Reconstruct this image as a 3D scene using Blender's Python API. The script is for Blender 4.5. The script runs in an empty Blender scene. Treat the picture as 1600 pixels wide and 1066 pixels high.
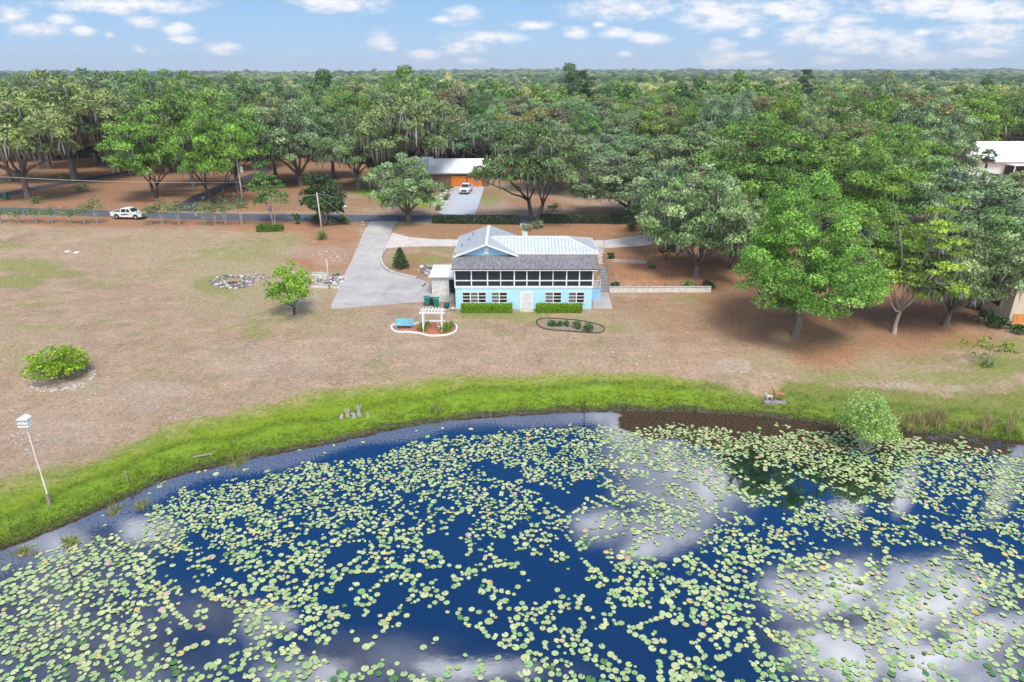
import bpy, math, random
import numpy as np
from math import radians as R_, sin, cos, pi
# ------------------------------------------------------------------ camera, light, sky
F = 1050.0; PITCH = R_(22.2); CAMZ = 27.0; LAKE = -2.8
sc = bpy.context.scene
C = sc.collection
cam_d = bpy.data.cameras.new("camera"); cam = bpy.data.objects.new("camera", cam_d); C.objects.link(cam)
cam.location = (0, 0, CAMZ); cam.rotation_euler = (pi/2 - PITCH, 0, 0)
cam_d.sensor_width = 36; cam_d.lens = F/1600*36; cam_d.clip_start = 0.5; cam_d.clip_end = 20000
sc.camera = cam
sc.view_settings.view_transform = 'Standard'; sc.view_settings.look = 'None'
sc.view_settings.exposure = 1.42; sc.view_settings.gamma = 1
sc.cycles.use_denoising = True
sc.cycles.max_bounces = 6; sc.cycles.diffuse_bounces = 3; sc.cycles.glossy_bounces = 3
sc.cycles.transparent_max_bounces = 6; sc.cycles.transmission_bounces = 3
SUN_EL = R_(60); SUN_AZ = R_(162)      # azimuth measured from +Y towards +X
sd = bpy.data.lights.new("sun", 'SUN'); sd.energy = 1.35; sd.angle = R_(20); sd.color = (1.0, 0.955, 0.88)
sun = bpy.data.objects.new("sun", sd); C.objects.link(sun)
sun.rotation_euler = (pi/2 - SUN_EL, 0, pi - SUN_AZ)   # lamp points away from the sun

def ray(px, py):
    xc = (px-800)/F; yc = -(py-533)/F
    return np.array([xc, cos(PITCH)+yc*sin(PITCH), yc*cos(PITCH)-sin(PITCH)])
def uvdir(px, py):
    d = ray(px, py); return d[0]/d[1], d[2]/d[1]

world = bpy.data.worlds.new("World"); sc.world = world; world.use_nodes = True
def build_world():
    nt = world.node_tree; N = nt.nodes; L = nt.links; N.clear()
    out = N.new('ShaderNodeOutputWorld'); bg = N.new('ShaderNodeBackground'); bg.inputs[1].default_value = 0.14
    sky = N.new('ShaderNodeTexSky'); sky.sky_type = 'NISHITA'; sky.sun_disc = False
    sky.sun_elevation = SUN_EL; sky.sun_rotation = SUN_AZ; sky.air_density = 1.0; sky.dust_density = 0.6; sky.ozone_density = 2.0
    tc = N.new('ShaderNodeTexCoord'); sep = N.new('ShaderNodeSeparateXYZ'); L.new(tc.outputs['Generated'], sep.inputs[0])
    def M(op, a, b=None, c=None, clamp=False):
        n = N.new('ShaderNodeMath'); n.operation = op; n.use_clamp = clamp
        for i, v in enumerate((a, b, c)):
            if v is None: continue
            if isinstance(v, (int, float)): n.inputs[i].default_value = v
            else: L.new(v, n.inputs[i])
        return n.outputs[0]
    ysafe = M('MAXIMUM', sep.outputs[1], 0.05)
    u = M('DIVIDE', sep.outputs[0], ysafe); v = M('DIVIDE', sep.outputs[2], ysafe)
    comb = N.new('ShaderNodeCombineXYZ'); L.new(u, comb.inputs[0]); L.new(v, comb.inputs[1]); UV = comb.outputs[0]
    def VM(op, a, b):
        n = N.new('ShaderNodeVectorMath'); n.operation = op
        for i, w in enumerate((a, b)):
            if isinstance(w, tuple): n.inputs[i].default_value = w
            else: L.new(w, n.inputs[i])
        return n
    def noise(vec, scale, detail, rough=0.55, seed=0.0):
        n = N.new('ShaderNodeTexNoise'); n.noise_dimensions = '3D'
        n.inputs['Scale'].default_value = scale; n.inputs['Detail'].default_value = detail; n.inputs['Roughness'].default_value = rough
        o = VM('ADD', vec, (0, 0, seed)); L.new(o.outputs[0], n.inputs['Vector']); return n.outputs['Fac']
    def blobs(lst, refl):
        cur = None
        for (px, py, w, h, g) in lst:
            u0, v0 = uvdir(px, py); u1, _ = uvdir(px+w/2, py); _, v1 = uvdir(px, py+h/2)
            a = abs(u1-u0); b = abs(v1-v0)
            if refl: v0 = -v0
            s = VM('SUBTRACT', UV, (u0, v0, 0)); m = VM('MULTIPLY', s.outputs[0], (1/a, 1/b, 0)); l = VM('LENGTH', m.outputs[0], (0, 0, 0)).outputs['Value']
            e = M('ADD', l, (1-g) if refl else (.86-g))
            cur = e if cur is None else M('MINIMUM', cur, e)
        return cur
    def mask(e, n, amp, soft):
        s = M('ADD', M('SUBTRACT', 1.0, e), M('MULTIPLY', M('SUBTRACT', n, 0.5), amp))
        mr = N.new('ShaderNodeMapRange'); mr.interpolation_type = 'SMOOTHSTEP'
        mr.inputs['From Min'].default_value = -soft*0.3; mr.inputs['From Max'].default_value = soft; L.new(s, mr.inputs['Value'])
        return mr.outputs[0]
    strip = [(16,24,60,26,1),(58,45,76,28,1),(95,31,60,22,.8),(200,8,240,28,1),(130,47,44,16,.9),(228,33,52,20,1),(275,45,46,22,1),
             (284,62,44,14,.9),(218,77,24,14,.6),(349,76,48,18,1),(172,53,18,14,.8),(530,6,150,28,1),(724,24,56,28,1),(690,30,60,14,.6),(722,74,70,22,1),
             (760,59,110,18,1),(738,95,44,14,.9),(597,62,50,34,.8),(665,86,60,22,.8),(608,76,30,12,.9),(830,40,62,16,.9),(900,51,36,20,1),(936,38,26,12,.8),
             (964,52,44,18,1),(1012,61,60,20,1),(980,14,180,36,.95),(1128,20,130,52,1.05),(1240,16,110,40,1.05),(1258,55,80,36,1),(1330,56,150,36,1),
             (1126,71,50,24,1),(1130,93,80,26,1),(1172,50,50,22,.8),(1330,32,70,26,.8),(1412,74,80,36,1),(1450,92,120,20,.8),(1350,75,90,26,.9),
             (1545,52,140,36,1),(1440,8,240,26,1),(1540,18,220,36,1),(1440,51,34,14,.8),(1200,98,90,12,.7),(978,84,26,12,.8),(1300,94,90,14,.8),(1540,82,110,20,.8),(1180,85,80,16,.6)]
    bright = [(985,668,130,80,1.05),(1010,715,180,100,1.1),(1060,765,210,130,1.15),(1030,825,170,100,1.05),(945,822,110,70,1),(1010,860,120,44,.9),
              (1322,795,64,44,1),(1414,770,34,90,1),(1578,735,50,150,1),(940,650,150,40,.9),(420,965,90,60,.95),(760,1050,330,60,.6),(60,840,200,60,.8),(230,830,140,60,.7),
              (1545,1000,170,90,.95),(1450,930,220,130,1),(1290,925,190,110,.95),(1330,1020,260,110,.95),(1480,1040,240,90,.95),(480,1050,150,60,.95),(760,1045,260,50,.8),(400,975,70,90,.9)]
    dim = [(1300,950,240,160,1),(1450,950,220,170,1),(1560,1010,220,170,1),(1350,1030,300,120,1),(60,920,360,170,1.15),(120,1020,500,220,1.15),
           (320,960,230,110,1),(560,1040,420,90,1),(700,1060,420,90,.9),(150,850,300,90,.9),(900,655,600,46,.7)]
    es = blobs(strip, False); eb = blobs(bright, True); ed = blobs(dim, True)
    uvs = VM('MULTIPLY', UV, (1, 2.6, 0)).outputs[0]
    n1 = noise(uvs, 32, 8, .62, 1.3); n2 = noise(UV, 9, 7, .6, 5.7); n3 = noise(UV, 5, 6, .55, 9.1)
    ms = mask(es, n1, 1.9, .95); mb = mask(eb, n2, 1.5, .7); md = mask(ed, n3, 1.5, 1.0)
    # unseen sky overhead and behind: bright noise clouds added to light camera-facing fronts
    nb = noise(tc.outputs['Generated'], 3.0, 6, .55, 2.2)
    mr = N.new('ShaderNodeMapRange'); mr.interpolation_type = 'SMOOTHSTEP'; mr.inputs['From Min'].default_value = .40; mr.inputs['From Max'].default_value = .58
    L.new(nb, mr.inputs['Value'])
    back = M('MULTIPLY', mr.outputs[0], M('SUBTRACT', 1.0, M('MULTIPLY', M('ADD', sep.outputs[1], 0.12), 6.0, clamp=True), clamp=True))
    # clear sky: Nishita graded towards the deep polarised blue of the photograph
    grad = N.new('ShaderNodeValToRGB'); L.new(sep.outputs[2], grad.inputs[0])
    el = grad.color_ramp.elements; el[0].position = 0.0; el[0].color = (1.35, 1.85, 2.4, 1); el[1].position = 1.0; el[1].color = (.10, .28, .9, 1)
    for p_, c_ in ((.03, (.90, 1.50, 2.3)), (.09, (.66, 1.25, 2.1)), (.22, (.26, .95, 2.2)), (.42, (.014, .60, 2.15)), (.7, (.006, .40, 1.5))):
        e_ = grad.color_ramp.elements.new(p_); e_.color = c_+(1,)
    def mix(fac, a, b, blend='MIX'):
        n = N.new('ShaderNodeMix'); n.data_type = 'RGBA'; n.blend_type = blend
        for i, w in ((0, fac), (6, a), (7, b)):
            if isinstance(w, (int, float, tuple)): n.inputs[i].default_value = w
            else: L.new(w, n.inputs[i])
        return n.outputs[2]
    base = mix(.94, sky.outputs[0], grad.outputs[0])
    def ramp2(f, p0, c0, p1, c1):
        r = N.new('ShaderNodeValToRGB'); L.new(f, r.inputs[0]); r.color_ramp.elements[0].position = p0; r.color_ramp.elements[0].color = c0+(1,)
        r.color_ramp.elements[1].position = p1; r.color_ramp.elements[1].color = c1+(1,); return r.outputs[0]
    c = mix(M('MULTIPLY', md, .9), base, ramp2(n2, .35, (.65, .75, 1.05), .68, (2.4, 2.6, 3.3)))
    c = mix(M('MULTIPLY', mb, .93), c, ramp2(n3, .38, (3.3, 3.5, 4.2), .58, (9.6, 9.6, 10)))
    c = mix(M('MULTIPLY', ms, .9), c, ramp2(n1, .34, (1.95, 2.1, 2.45), .54, (2.9, 2.85, 2.85)))
    c = mix(back, c, (5.4, 5.3, 5.3, 1))
    L.new(c, bg.inputs[0]); L.new(bg.outputs[0], out.inputs[0])
build_world()

# ------------------------------------------------------------------ helpers
rng = np.random.default_rng(7); random.seed(7)
def new_mesh(name, V, Fc, mat=None, cols=None, smooth=False):
    """V (n,3) array, Fc list of faces or (m,4) array"""
    me = bpy.data.meshes.new(name); V = np.asarray(V, dtype=np.float32)
    if isinstance(Fc, np.ndarray):
        m, k = Fc.shape
        me.vertices.add(len(V)); me.vertices.foreach_set('co', V.ravel())
        me.loops.add(m*k); me.loops.foreach_set('vertex_index', Fc.astype(np.int32).ravel())
        me.polygons.add(m); me.polygons.foreach_set('loop_start', np.arange(0, m*k, k, dtype=np.int32))
        me.update(calc_edges=True); me.validate()
    else:
        me.from_pydata([tuple(map(float, p)) for p in V], [], Fc); me.update()
    if cols is not None:
        at = me.color_attributes.new('Col', 'FLOAT_COLOR', 'POINT')
        c4 = np.ones((len(V), 4), dtype=np.float32); c4[:, :cols.shape[1]] = cols
        at.data.foreach_set('color', c4.ravel())
    if mat is not None:
        for m_ in (mat if isinstance(mat, (list, tuple)) else [mat]): me.materials.append(m_)
    if smooth: me.polygons.foreach_set('use_smooth', np.ones(len(me.polygons), dtype=bool))
    return me
def link(name, me, parent=None, loc=None, rz=0):
    o = bpy.data.objects.new(name, me); C.objects.link(o)
    if parent is not None: o.parent = parent
    if loc is not None: o.location = loc
    if rz: o.rotation_euler = (0, 0, rz)
    return o
def tag(o, label=None, cat=None, group=None, kind=None):
    if label and not 4 <= len(label.split()) <= 16: print('LABEL', len(label.split()), label)
    if label: o['label'] = label
    if cat: o['category'] = cat
    if group: o['group'] = group
    if kind: o['kind'] = kind
    return o
def thing(name, loc, label, cat, group=None, rz=0, scale=None):
    o = bpy.data.objects.new(name, None); C.objects.link(o); o.location = loc; o.rotation_euler = (0, 0, rz)
    o.empty_display_size = .2
    if scale is not None: o.scale = scale
    return tag(o, label, cat, group)
def copy_thing(o, loc, rz=0, scale=(1, 1, 1), label=None, group=None, parent=None):
    c = o.copy(); C.objects.link(c)
    if parent is None:
        c.location = loc; c.rotation_euler = (0, 0, rz); c.scale = scale
    else: c.parent = parent
    if label: c['label'] = label
    if group: c['group'] = group
    for ch in o.children: copy_thing(ch, None, parent=c)
    return c

class MB:
    def __init__(s): s.v = []; s.f = []; s.c = []; s.cur = (1, 1, 1)
    def add(s, vs, fs):
        n = len(s.v); s.v += [tuple(p) for p in vs]; s.c += [s.cur]*len(vs); s.f += [tuple(i+n for i in f) for f in fs]
    def box(s, x0, x1, y0, y1, z0, z1):
        s.add([(x0,y0,z0),(x1,y0,z0),(x1,y1,z0),(x0,y1,z0),(x0,y0,z1),(x1,y0,z1),(x1,y1,z1),(x0,y1,z1)],
              [(0,3,2,1),(4,5,6,7),(0,1,5,4),(1,2,6,5),(2,3,7,6),(3,0,4,7)])
    def bar(s, a, b, w, h=None, up=(0,0,1)):
        h = h or w; a = np.array(a, float); b = np.array(b, float); d = b-a; d /= np.linalg.norm(d)
        up = np.array(up, float)
        if abs(d @ up) > .95: up = np.array([1., 0, 0])
        r = np.cross(d, up); r /= np.linalg.norm(r); t = np.cross(r, d)
        P = []
        for q in (a, b):
            for sx, sz in ((-1,-1),(1,-1),(1,1),(-1,1)): P.append(q + r*sx*w/2 + t*sz*h/2)
        s.add(P, [(0,1,2,3),(7,6,5,4),(0,4,5,1),(1,5,6,2),(2,6,7,3),(3,7,4,0)])
    def tube(s, pts, rad, n=6, cap=True):
        pts = [np.array(p, float) for p in pts]
        if not hasattr(rad, '__len__'): rad = [rad]*len(pts)
        V = []; ref = np.array([.31, .82, .47])
        for i, p in enumerate(pts):
            d = pts[min(i+1, len(pts)-1)] - pts[max(i-1, 0)]; d = d/(np.linalg.norm(d)+1e-9)
            r = np.cross(d, ref); r /= np.linalg.norm(r)+1e-9; t = np.cross(d, r)
            for k in range(n):
                a = 2*pi*k/n; V.append(p + (r*cos(a)+t*sin(a))*rad[i])
        Fc = []
        for i in range(len(pts)-1):
            for k in range(n):
                k2 = (k+1) % n; Fc.append((i*n+k, i*n+k2, (i+1)*n+k2, (i+1)*n+k))
        if cap: Fc.append(tuple(range(n-1, -1, -1))); Fc.append(tuple(range((len(pts)-1)*n, len(pts)*n)))
        s.add(V, Fc)
    def cyl(s, c, r, z0, z1, n=16, r2=None):
        s.tube([(c[0], c[1], z0), (c[0], c[1], z1)], [r, r if r2 is None else r2], n)
    def prism(s, prof, y0, y1, axis='y'):
        """profile list of (a,b) extruded along axis"""
        n = len(prof)
        if axis == 'y': P = [(a, y0, b) for a, b in prof] + [(a, y1, b) for a, b in prof]
        elif axis == 'x': P = [(y0, a, b) for a, b in prof] + [(y1, a, b) for a, b in prof]
        else: P = [(a, b, y0) for a, b in prof] + [(a, b, y1) for a, b in prof]
        s.add(P, [tuple(range(n)), tuple(range(2*n-1, n-1, -1))] + [(i, i+n, (i+1) % n+n, (i+1) % n) for i in range(n)])
    def rock(s, c, r, rg=random, flat=.6):
        V = []; n1, n2 = 6, 3
        V.append((c[0], c[1], c[2]+r*flat*rg.uniform(.8,1.1)))
        for j in range(1, n2+1):
            ph = pi*j/(n2+1)
            for i in range(n1):
                a = 2*pi*(i+.5*(j % 2))/n1; q = r*rg.uniform(.75, 1.2)
                V.append((c[0]+q*sin(ph)*cos(a), c[1]+q*sin(ph)*sin(a), c[2]+r*flat*cos(ph)))
        V.append((c[0], c[1], c[2]-r*flat))
        Fc = [(0, 1+i, 1+(i+1) % n1) for i in range(n1)]
        for j in range(n2-1):
            for i in range(n1):
                a = 1+j*n1+i; b = 1+j*n1+(i+1) % n1; Fc += [(a, a+n1, b+n1, b)]
        last = len(V)-1; Fc += [(last, 1+(n2-1)*n1+(i+1) % n1, 1+(n2-1)*n1+i) for i in range(n1)]
        s.add(V, Fc)
    def build(s, name, mat, parent=None, smooth=False, loc=None, rz=0, bevel=0):
        me = bpy.data.meshes.new(name); me.from_pydata([tuple(map(float, p)) for p in s.v], [], s.f); me.update()
        me.materials.append(mat)
        if any(c != (1, 1, 1) for c in s.c):
            at = me.color_attributes.new('Col', 'FLOAT_COLOR', 'POINT')
            at.data.foreach_set('color', np.array([(c[0], c[1], c[2], 1) for c in s.c], dtype=np.float32).ravel())
        if smooth: me.polygons.foreach_set('use_smooth', np.ones(len(me.polygons), dtype=bool))
        o = link(name, me, parent, loc, rz)
        if bevel:
            b = o.modifiers.new('bevel', 'BEVEL'); b.width = bevel; b.segments = 2; b.limit_method = 'ANGLE'
        return o

# ------------------------------------------------------------------ materials
def pmat(name, col, rough=.8, metal=0, spec=.4, var=.12, scale=3.0, bump=0.0, bscale=20, streak=None):
    m = bpy.data.materials.new(name); m.use_nodes = True; nt = m.node_tree; b = nt.nodes['Principled BSDF']
    b.inputs['Roughness'].default_value = rough; b.inputs['Metallic'].default_value = metal; b.inputs['Specular IOR Level'].default_value = spec
    tc = nt.nodes.new('ShaderNodeTexCoord')
    n = nt.nodes.new('ShaderNodeTexNoise'); n.inputs['Scale'].default_value = scale; n.inputs['Detail'].default_value = 5; n.inputs['Roughness'].default_value = .65
    if streak:
        mp = nt.nodes.new('ShaderNodeMapping'); mp.inputs['Scale'].default_value = streak
        nt.links.new(tc.outputs['Object'], mp.inputs[0]); nt.links.new(mp.outputs[0], n.inputs['Vector'])
    else: nt.links.new(tc.outputs['Object'], n.inputs['Vector'])
    r = nt.nodes.new('ShaderNodeValToRGB'); r.color_ramp.elements[0].position = .3; r.color_ramp.elements[1].position = .7
    r.color_ramp.elements[0].color = tuple(c*(1-var) for c in col)+(1,); r.color_ramp.elements[1].color = tuple(min(1, c*(1+var)) for c in col)+(1,)
    nt.links.new(n.outputs['Fac'], r.inputs[0]); nt.links.new(r.outputs[0], b.inputs['Base Color'])
    if bump:
        n2 = nt.nodes.new('ShaderNodeTexNoise'); n2.inputs['Scale'].default_value = bscale; nt.links.new(tc.outputs['Object'], n2.inputs['Vector'])
        bp = nt.nodes.new('ShaderNodeBump'); bp.inputs['Strength'].default_value = bump; nt.links.new(n2.outputs['Fac'], bp.inputs['Height']); nt.links.new(bp.outputs[0], b.inputs['Normal'])
    return m
def leaf_mat(name, tints=((.8,.95,.8),(1.15,1.05,1.0)), transl=.3, rough=.55, val=1.0, patch=0.0):
    """vertex colour x per-object tint, part translucent"""
    m = bpy.data.materials.new(name); m.use_nodes = True; nt = m.node_tree; N = nt.nodes; L = nt.links
    b = N['Principled BSDF']; b.inputs['Roughness'].default_value = rough; b.inputs['Specular IOR Level'].default_value = .25
    at = N.new('ShaderNodeAttribute'); at.attribute_name = 'Col'
    oi = N.new('ShaderNodeObjectInfo'); r = N.new('ShaderNodeValToRGB'); els = r.color_ramp.elements
    els[0].color = tints[0]+(1,); els[1].color = tints[-1]+(1,)
    for i, t in enumerate(tints[1:-1]):
        e = els.new((i+1)/(len(tints)-1)); e.color = t+(1,)
    L.new(oi.outputs['Random'], r.inputs[0])
    mx = N.new('ShaderNodeMix'); mx.data_type = 'RGBA'; mx.blend_type = 'MULTIPLY'; mx.inputs[0].default_value = 1
    L.new(at.outputs['Color'], mx.inputs[6]); L.new(r.outputs[0], mx.inputs[7])
    col = mx.outputs[2]
    L.new(col, b.inputs['Base Color'])
    tr = N.new('ShaderNodeBsdfTranslucent'); L.new(col, tr.inputs[0])
    ms = N.new('ShaderNodeMixShader'); ms.inputs[0].default_value = transl
    L.new(b.outputs[0], ms.inputs[1]); L.new(tr.outputs[0], ms.inputs[2]); L.new(ms.outputs[0], N['Material Output'].inputs[0])
    return m
def attr_mat(name, rough=.8, var=.15, scale=6):
    m = bpy.data.materials.new(name); m.use_nodes = True; nt = m.node_tree; N = nt.nodes; L = nt.links
    b = N['Principled BSDF']; b.inputs['Roughness'].default_value = rough; b.inputs['Specular IOR Level'].default_value = .3
    at = N.new('ShaderNodeAttribute'); at.attribute_name = 'Col'
    tc = N.new('ShaderNodeTexCoord'); n = N.new('ShaderNodeTexNoise'); n.inputs['Scale'].default_value = scale; n.inputs['Detail'].default_value = 4
    L.new(tc.outputs['Object'], n.inputs['Vector'])
    mr = N.new('ShaderNodeMapRange'); mr.inputs['To Min'].default_value = 1-var*2; mr.inputs['To Max'].default_value = 1+var*2; L.new(n.outputs['Fac'], mr.inputs[0])
    vm = N.new('ShaderNodeVectorMath'); vm.operation = 'SCALE'; L.new(at.outputs['Color'], vm.inputs[0]); L.new(mr.outputs[0], vm.inputs['Scale'])
    L.new(vm.outputs[0], b.inputs['Base Color']); return m
M = {}
M['bark'] = pmat('bark', (.16,.135,.115), .95, var=.5, scale=2.5, bump=.6, bscale=6, streak=(4,4,.7))
M['palebark'] = pmat('pale_bark', (.36,.33,.29), .95, var=.4, scale=2.5, bump=.5, bscale=6, streak=(4,4,.7))
M['darkbark'] = pmat('dark_bark', (.075,.062,.052), .95, var=.4, scale=2.5, bump=.5, bscale=6, streak=(4,4,.7))
M['leaf'] = leaf_mat('oak_foliage', ((1.05,1.0,1.08),(.88,1.05,1.0),(1.3,1.2,.85),(.80,.86,.9),(1.12,1.2,.95)), .17)
M['leafhero'] = leaf_mat('foliage', ((1,1,1),(1,1,1)), .24)
M['leaffar'] = leaf_mat('far_foliage', ((.9,1.0,1.05),(1.5,1.4,.95),(.75,.9,.95),(1.9,1.7,1.2),(1.2,1.2,1.1)), .2)
M['moss'] = leaf_mat('hanging_moss', ((.85,.85,.88),(1.1,1.08,1.05)), .25, .95)
M['white'] = pmat('white_paint', (.78,.77,.75), .5, var=.06)
M['whitewash'] = pmat('whitewashed_block', (.62,.61,.57), .85, var=.22, scale=2.2, bump=.2)
M['blue'] = pmat('blue_stucco', (.40,.70,.82), .8, var=.06, scale=1.2, bump=.25, bscale=40)
M['deepblue'] = pmat('deeper_blue_paint', (.30,.55,.76), .7, var=.06)  # deeper blue than the stucco: upper wall, gable, landing, side annex
M['metalroof'] = pmat('white_metal_roof', (.55,.60,.63), .45, metal=.05, var=.10, scale=.8, streak=(.6,1.6,1))
M['shingle'] = None
M['seam'] = pmat('metal_roof_seams', (.38,.42,.45), .5, var=.15)
M['glass'] = pmat('dark_glass', (.02,.024,.03), .08, spec=.7, var=.3)
M['concrete'] = None
M['asphalt'] = None
M['stone'] = pmat('pale_stone', (.48,.45,.42), .95, var=.35, scale=3, bump=.5, bscale=8)
M['greystone'] = pmat('grey_stone', (.27,.25,.25), .95, var=.4, scale=3, bump=.5, bscale=8)
M['wood'] = pmat('weathered_wood', (.30,.26,.22), .9, var=.3, scale=4, streak=(1,1,6))
M['brownwood'] = pmat('brown_boards', (.24,.15,.105), .85, var=.3, scale=3, streak=(4,4,.5))
M['greypaint'] = pmat('grey_wood_roof', (.21,.23,.25), .8, var=.3, scale=2)
M['mulch'] = pmat('red_mulch', (.42,.15,.09), 1, var=.4, scale=10, bump=.5, bscale=25)
M['soil'] = pmat('bed_soil', (.27,.20,.16), 1, var=.4, scale=6, bump=.5, bscale=25)
M['green'] = pmat('green_plastic', (.012,.19,.13), .45, var=.1)
M['darkplastic'] = pmat('dark_plastic', (.02,.03,.04), .5, var=.2)
M['turq'] = pmat('turquoise_paint', (.14,.50,.62), .6, var=.12)
M['cobalt'] = pmat('blue_glaze', (.02,.09,.17), .25, var=.2)
M['black'] = pmat('black_rubber', (.02,.02,.022), .7, var=.2)
M['chrome'] = pmat('bright_metal', (.55,.55,.57), .3, metal=.8, var=.1)
M['carwhite'] = pmat('white_car_paint', (.74,.75,.76), .25, spec=.6, var=.03)
M['carglass'] = pmat('tinted_glass', (.02,.025,.03), .06, spec=.8, var=.2)
M['light'] = pmat('clear_lamp_glass', (.7,.72,.75), .15, spec=.8, var=.05)
M['red'] = pmat('red_lens', (.4,.02,.02), .3, var=.1)
M['orange'] = pmat('orange_garage_paint', (.70,.20,.028), .6, var=.12, scale=2)
M['brick'] = None
M['cream'] = pmat('cream_stucco', (.62,.52,.40), .85, var=.1, scale=1.5, bump=.2)
M['tan'] = pmat('tan_stucco', (.42,.36,.28), .9, var=.12, scale=1.5, bump=.2)
M['rust'] = pmat('orange_stained_stucco', (.62,.27,.08), .85, var=.25, scale=2)
M['darkroof'] = pmat('dark_shingles', (.10,.095,.09), .9, var=.3, scale=4)
M['pinkfence'] = pmat('faded_red_boards', (.30,.17,.14), .9, var=.3, scale=3, streak=(4,4,.5))
M['wire'] = pmat('wire', (.45,.45,.44), .6, var=.1)
M['skin'] = pmat('skin', (.45,.27,.19), .6, var=.05)
M['shirt'] = pmat('blue_shirt', (.10,.20,.40), .9, var=.15)
M['trouser'] = pmat('pale_trousers', (.50,.50,.50), .9, var=.12)
M['hair'] = pmat('dark_hair', (.05,.035,.025), .8, var=.2)
M['deer'] = pmat('brown_deer_paint', (.42,.17,.085), .7, var=.3, scale=5)
M['whitedeer'] = pmat('bleached_paint', (.62,.60,.55), .8, var=.15, scale=5)
M['attr'] = attr_mat('painted_by_vertex')

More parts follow.
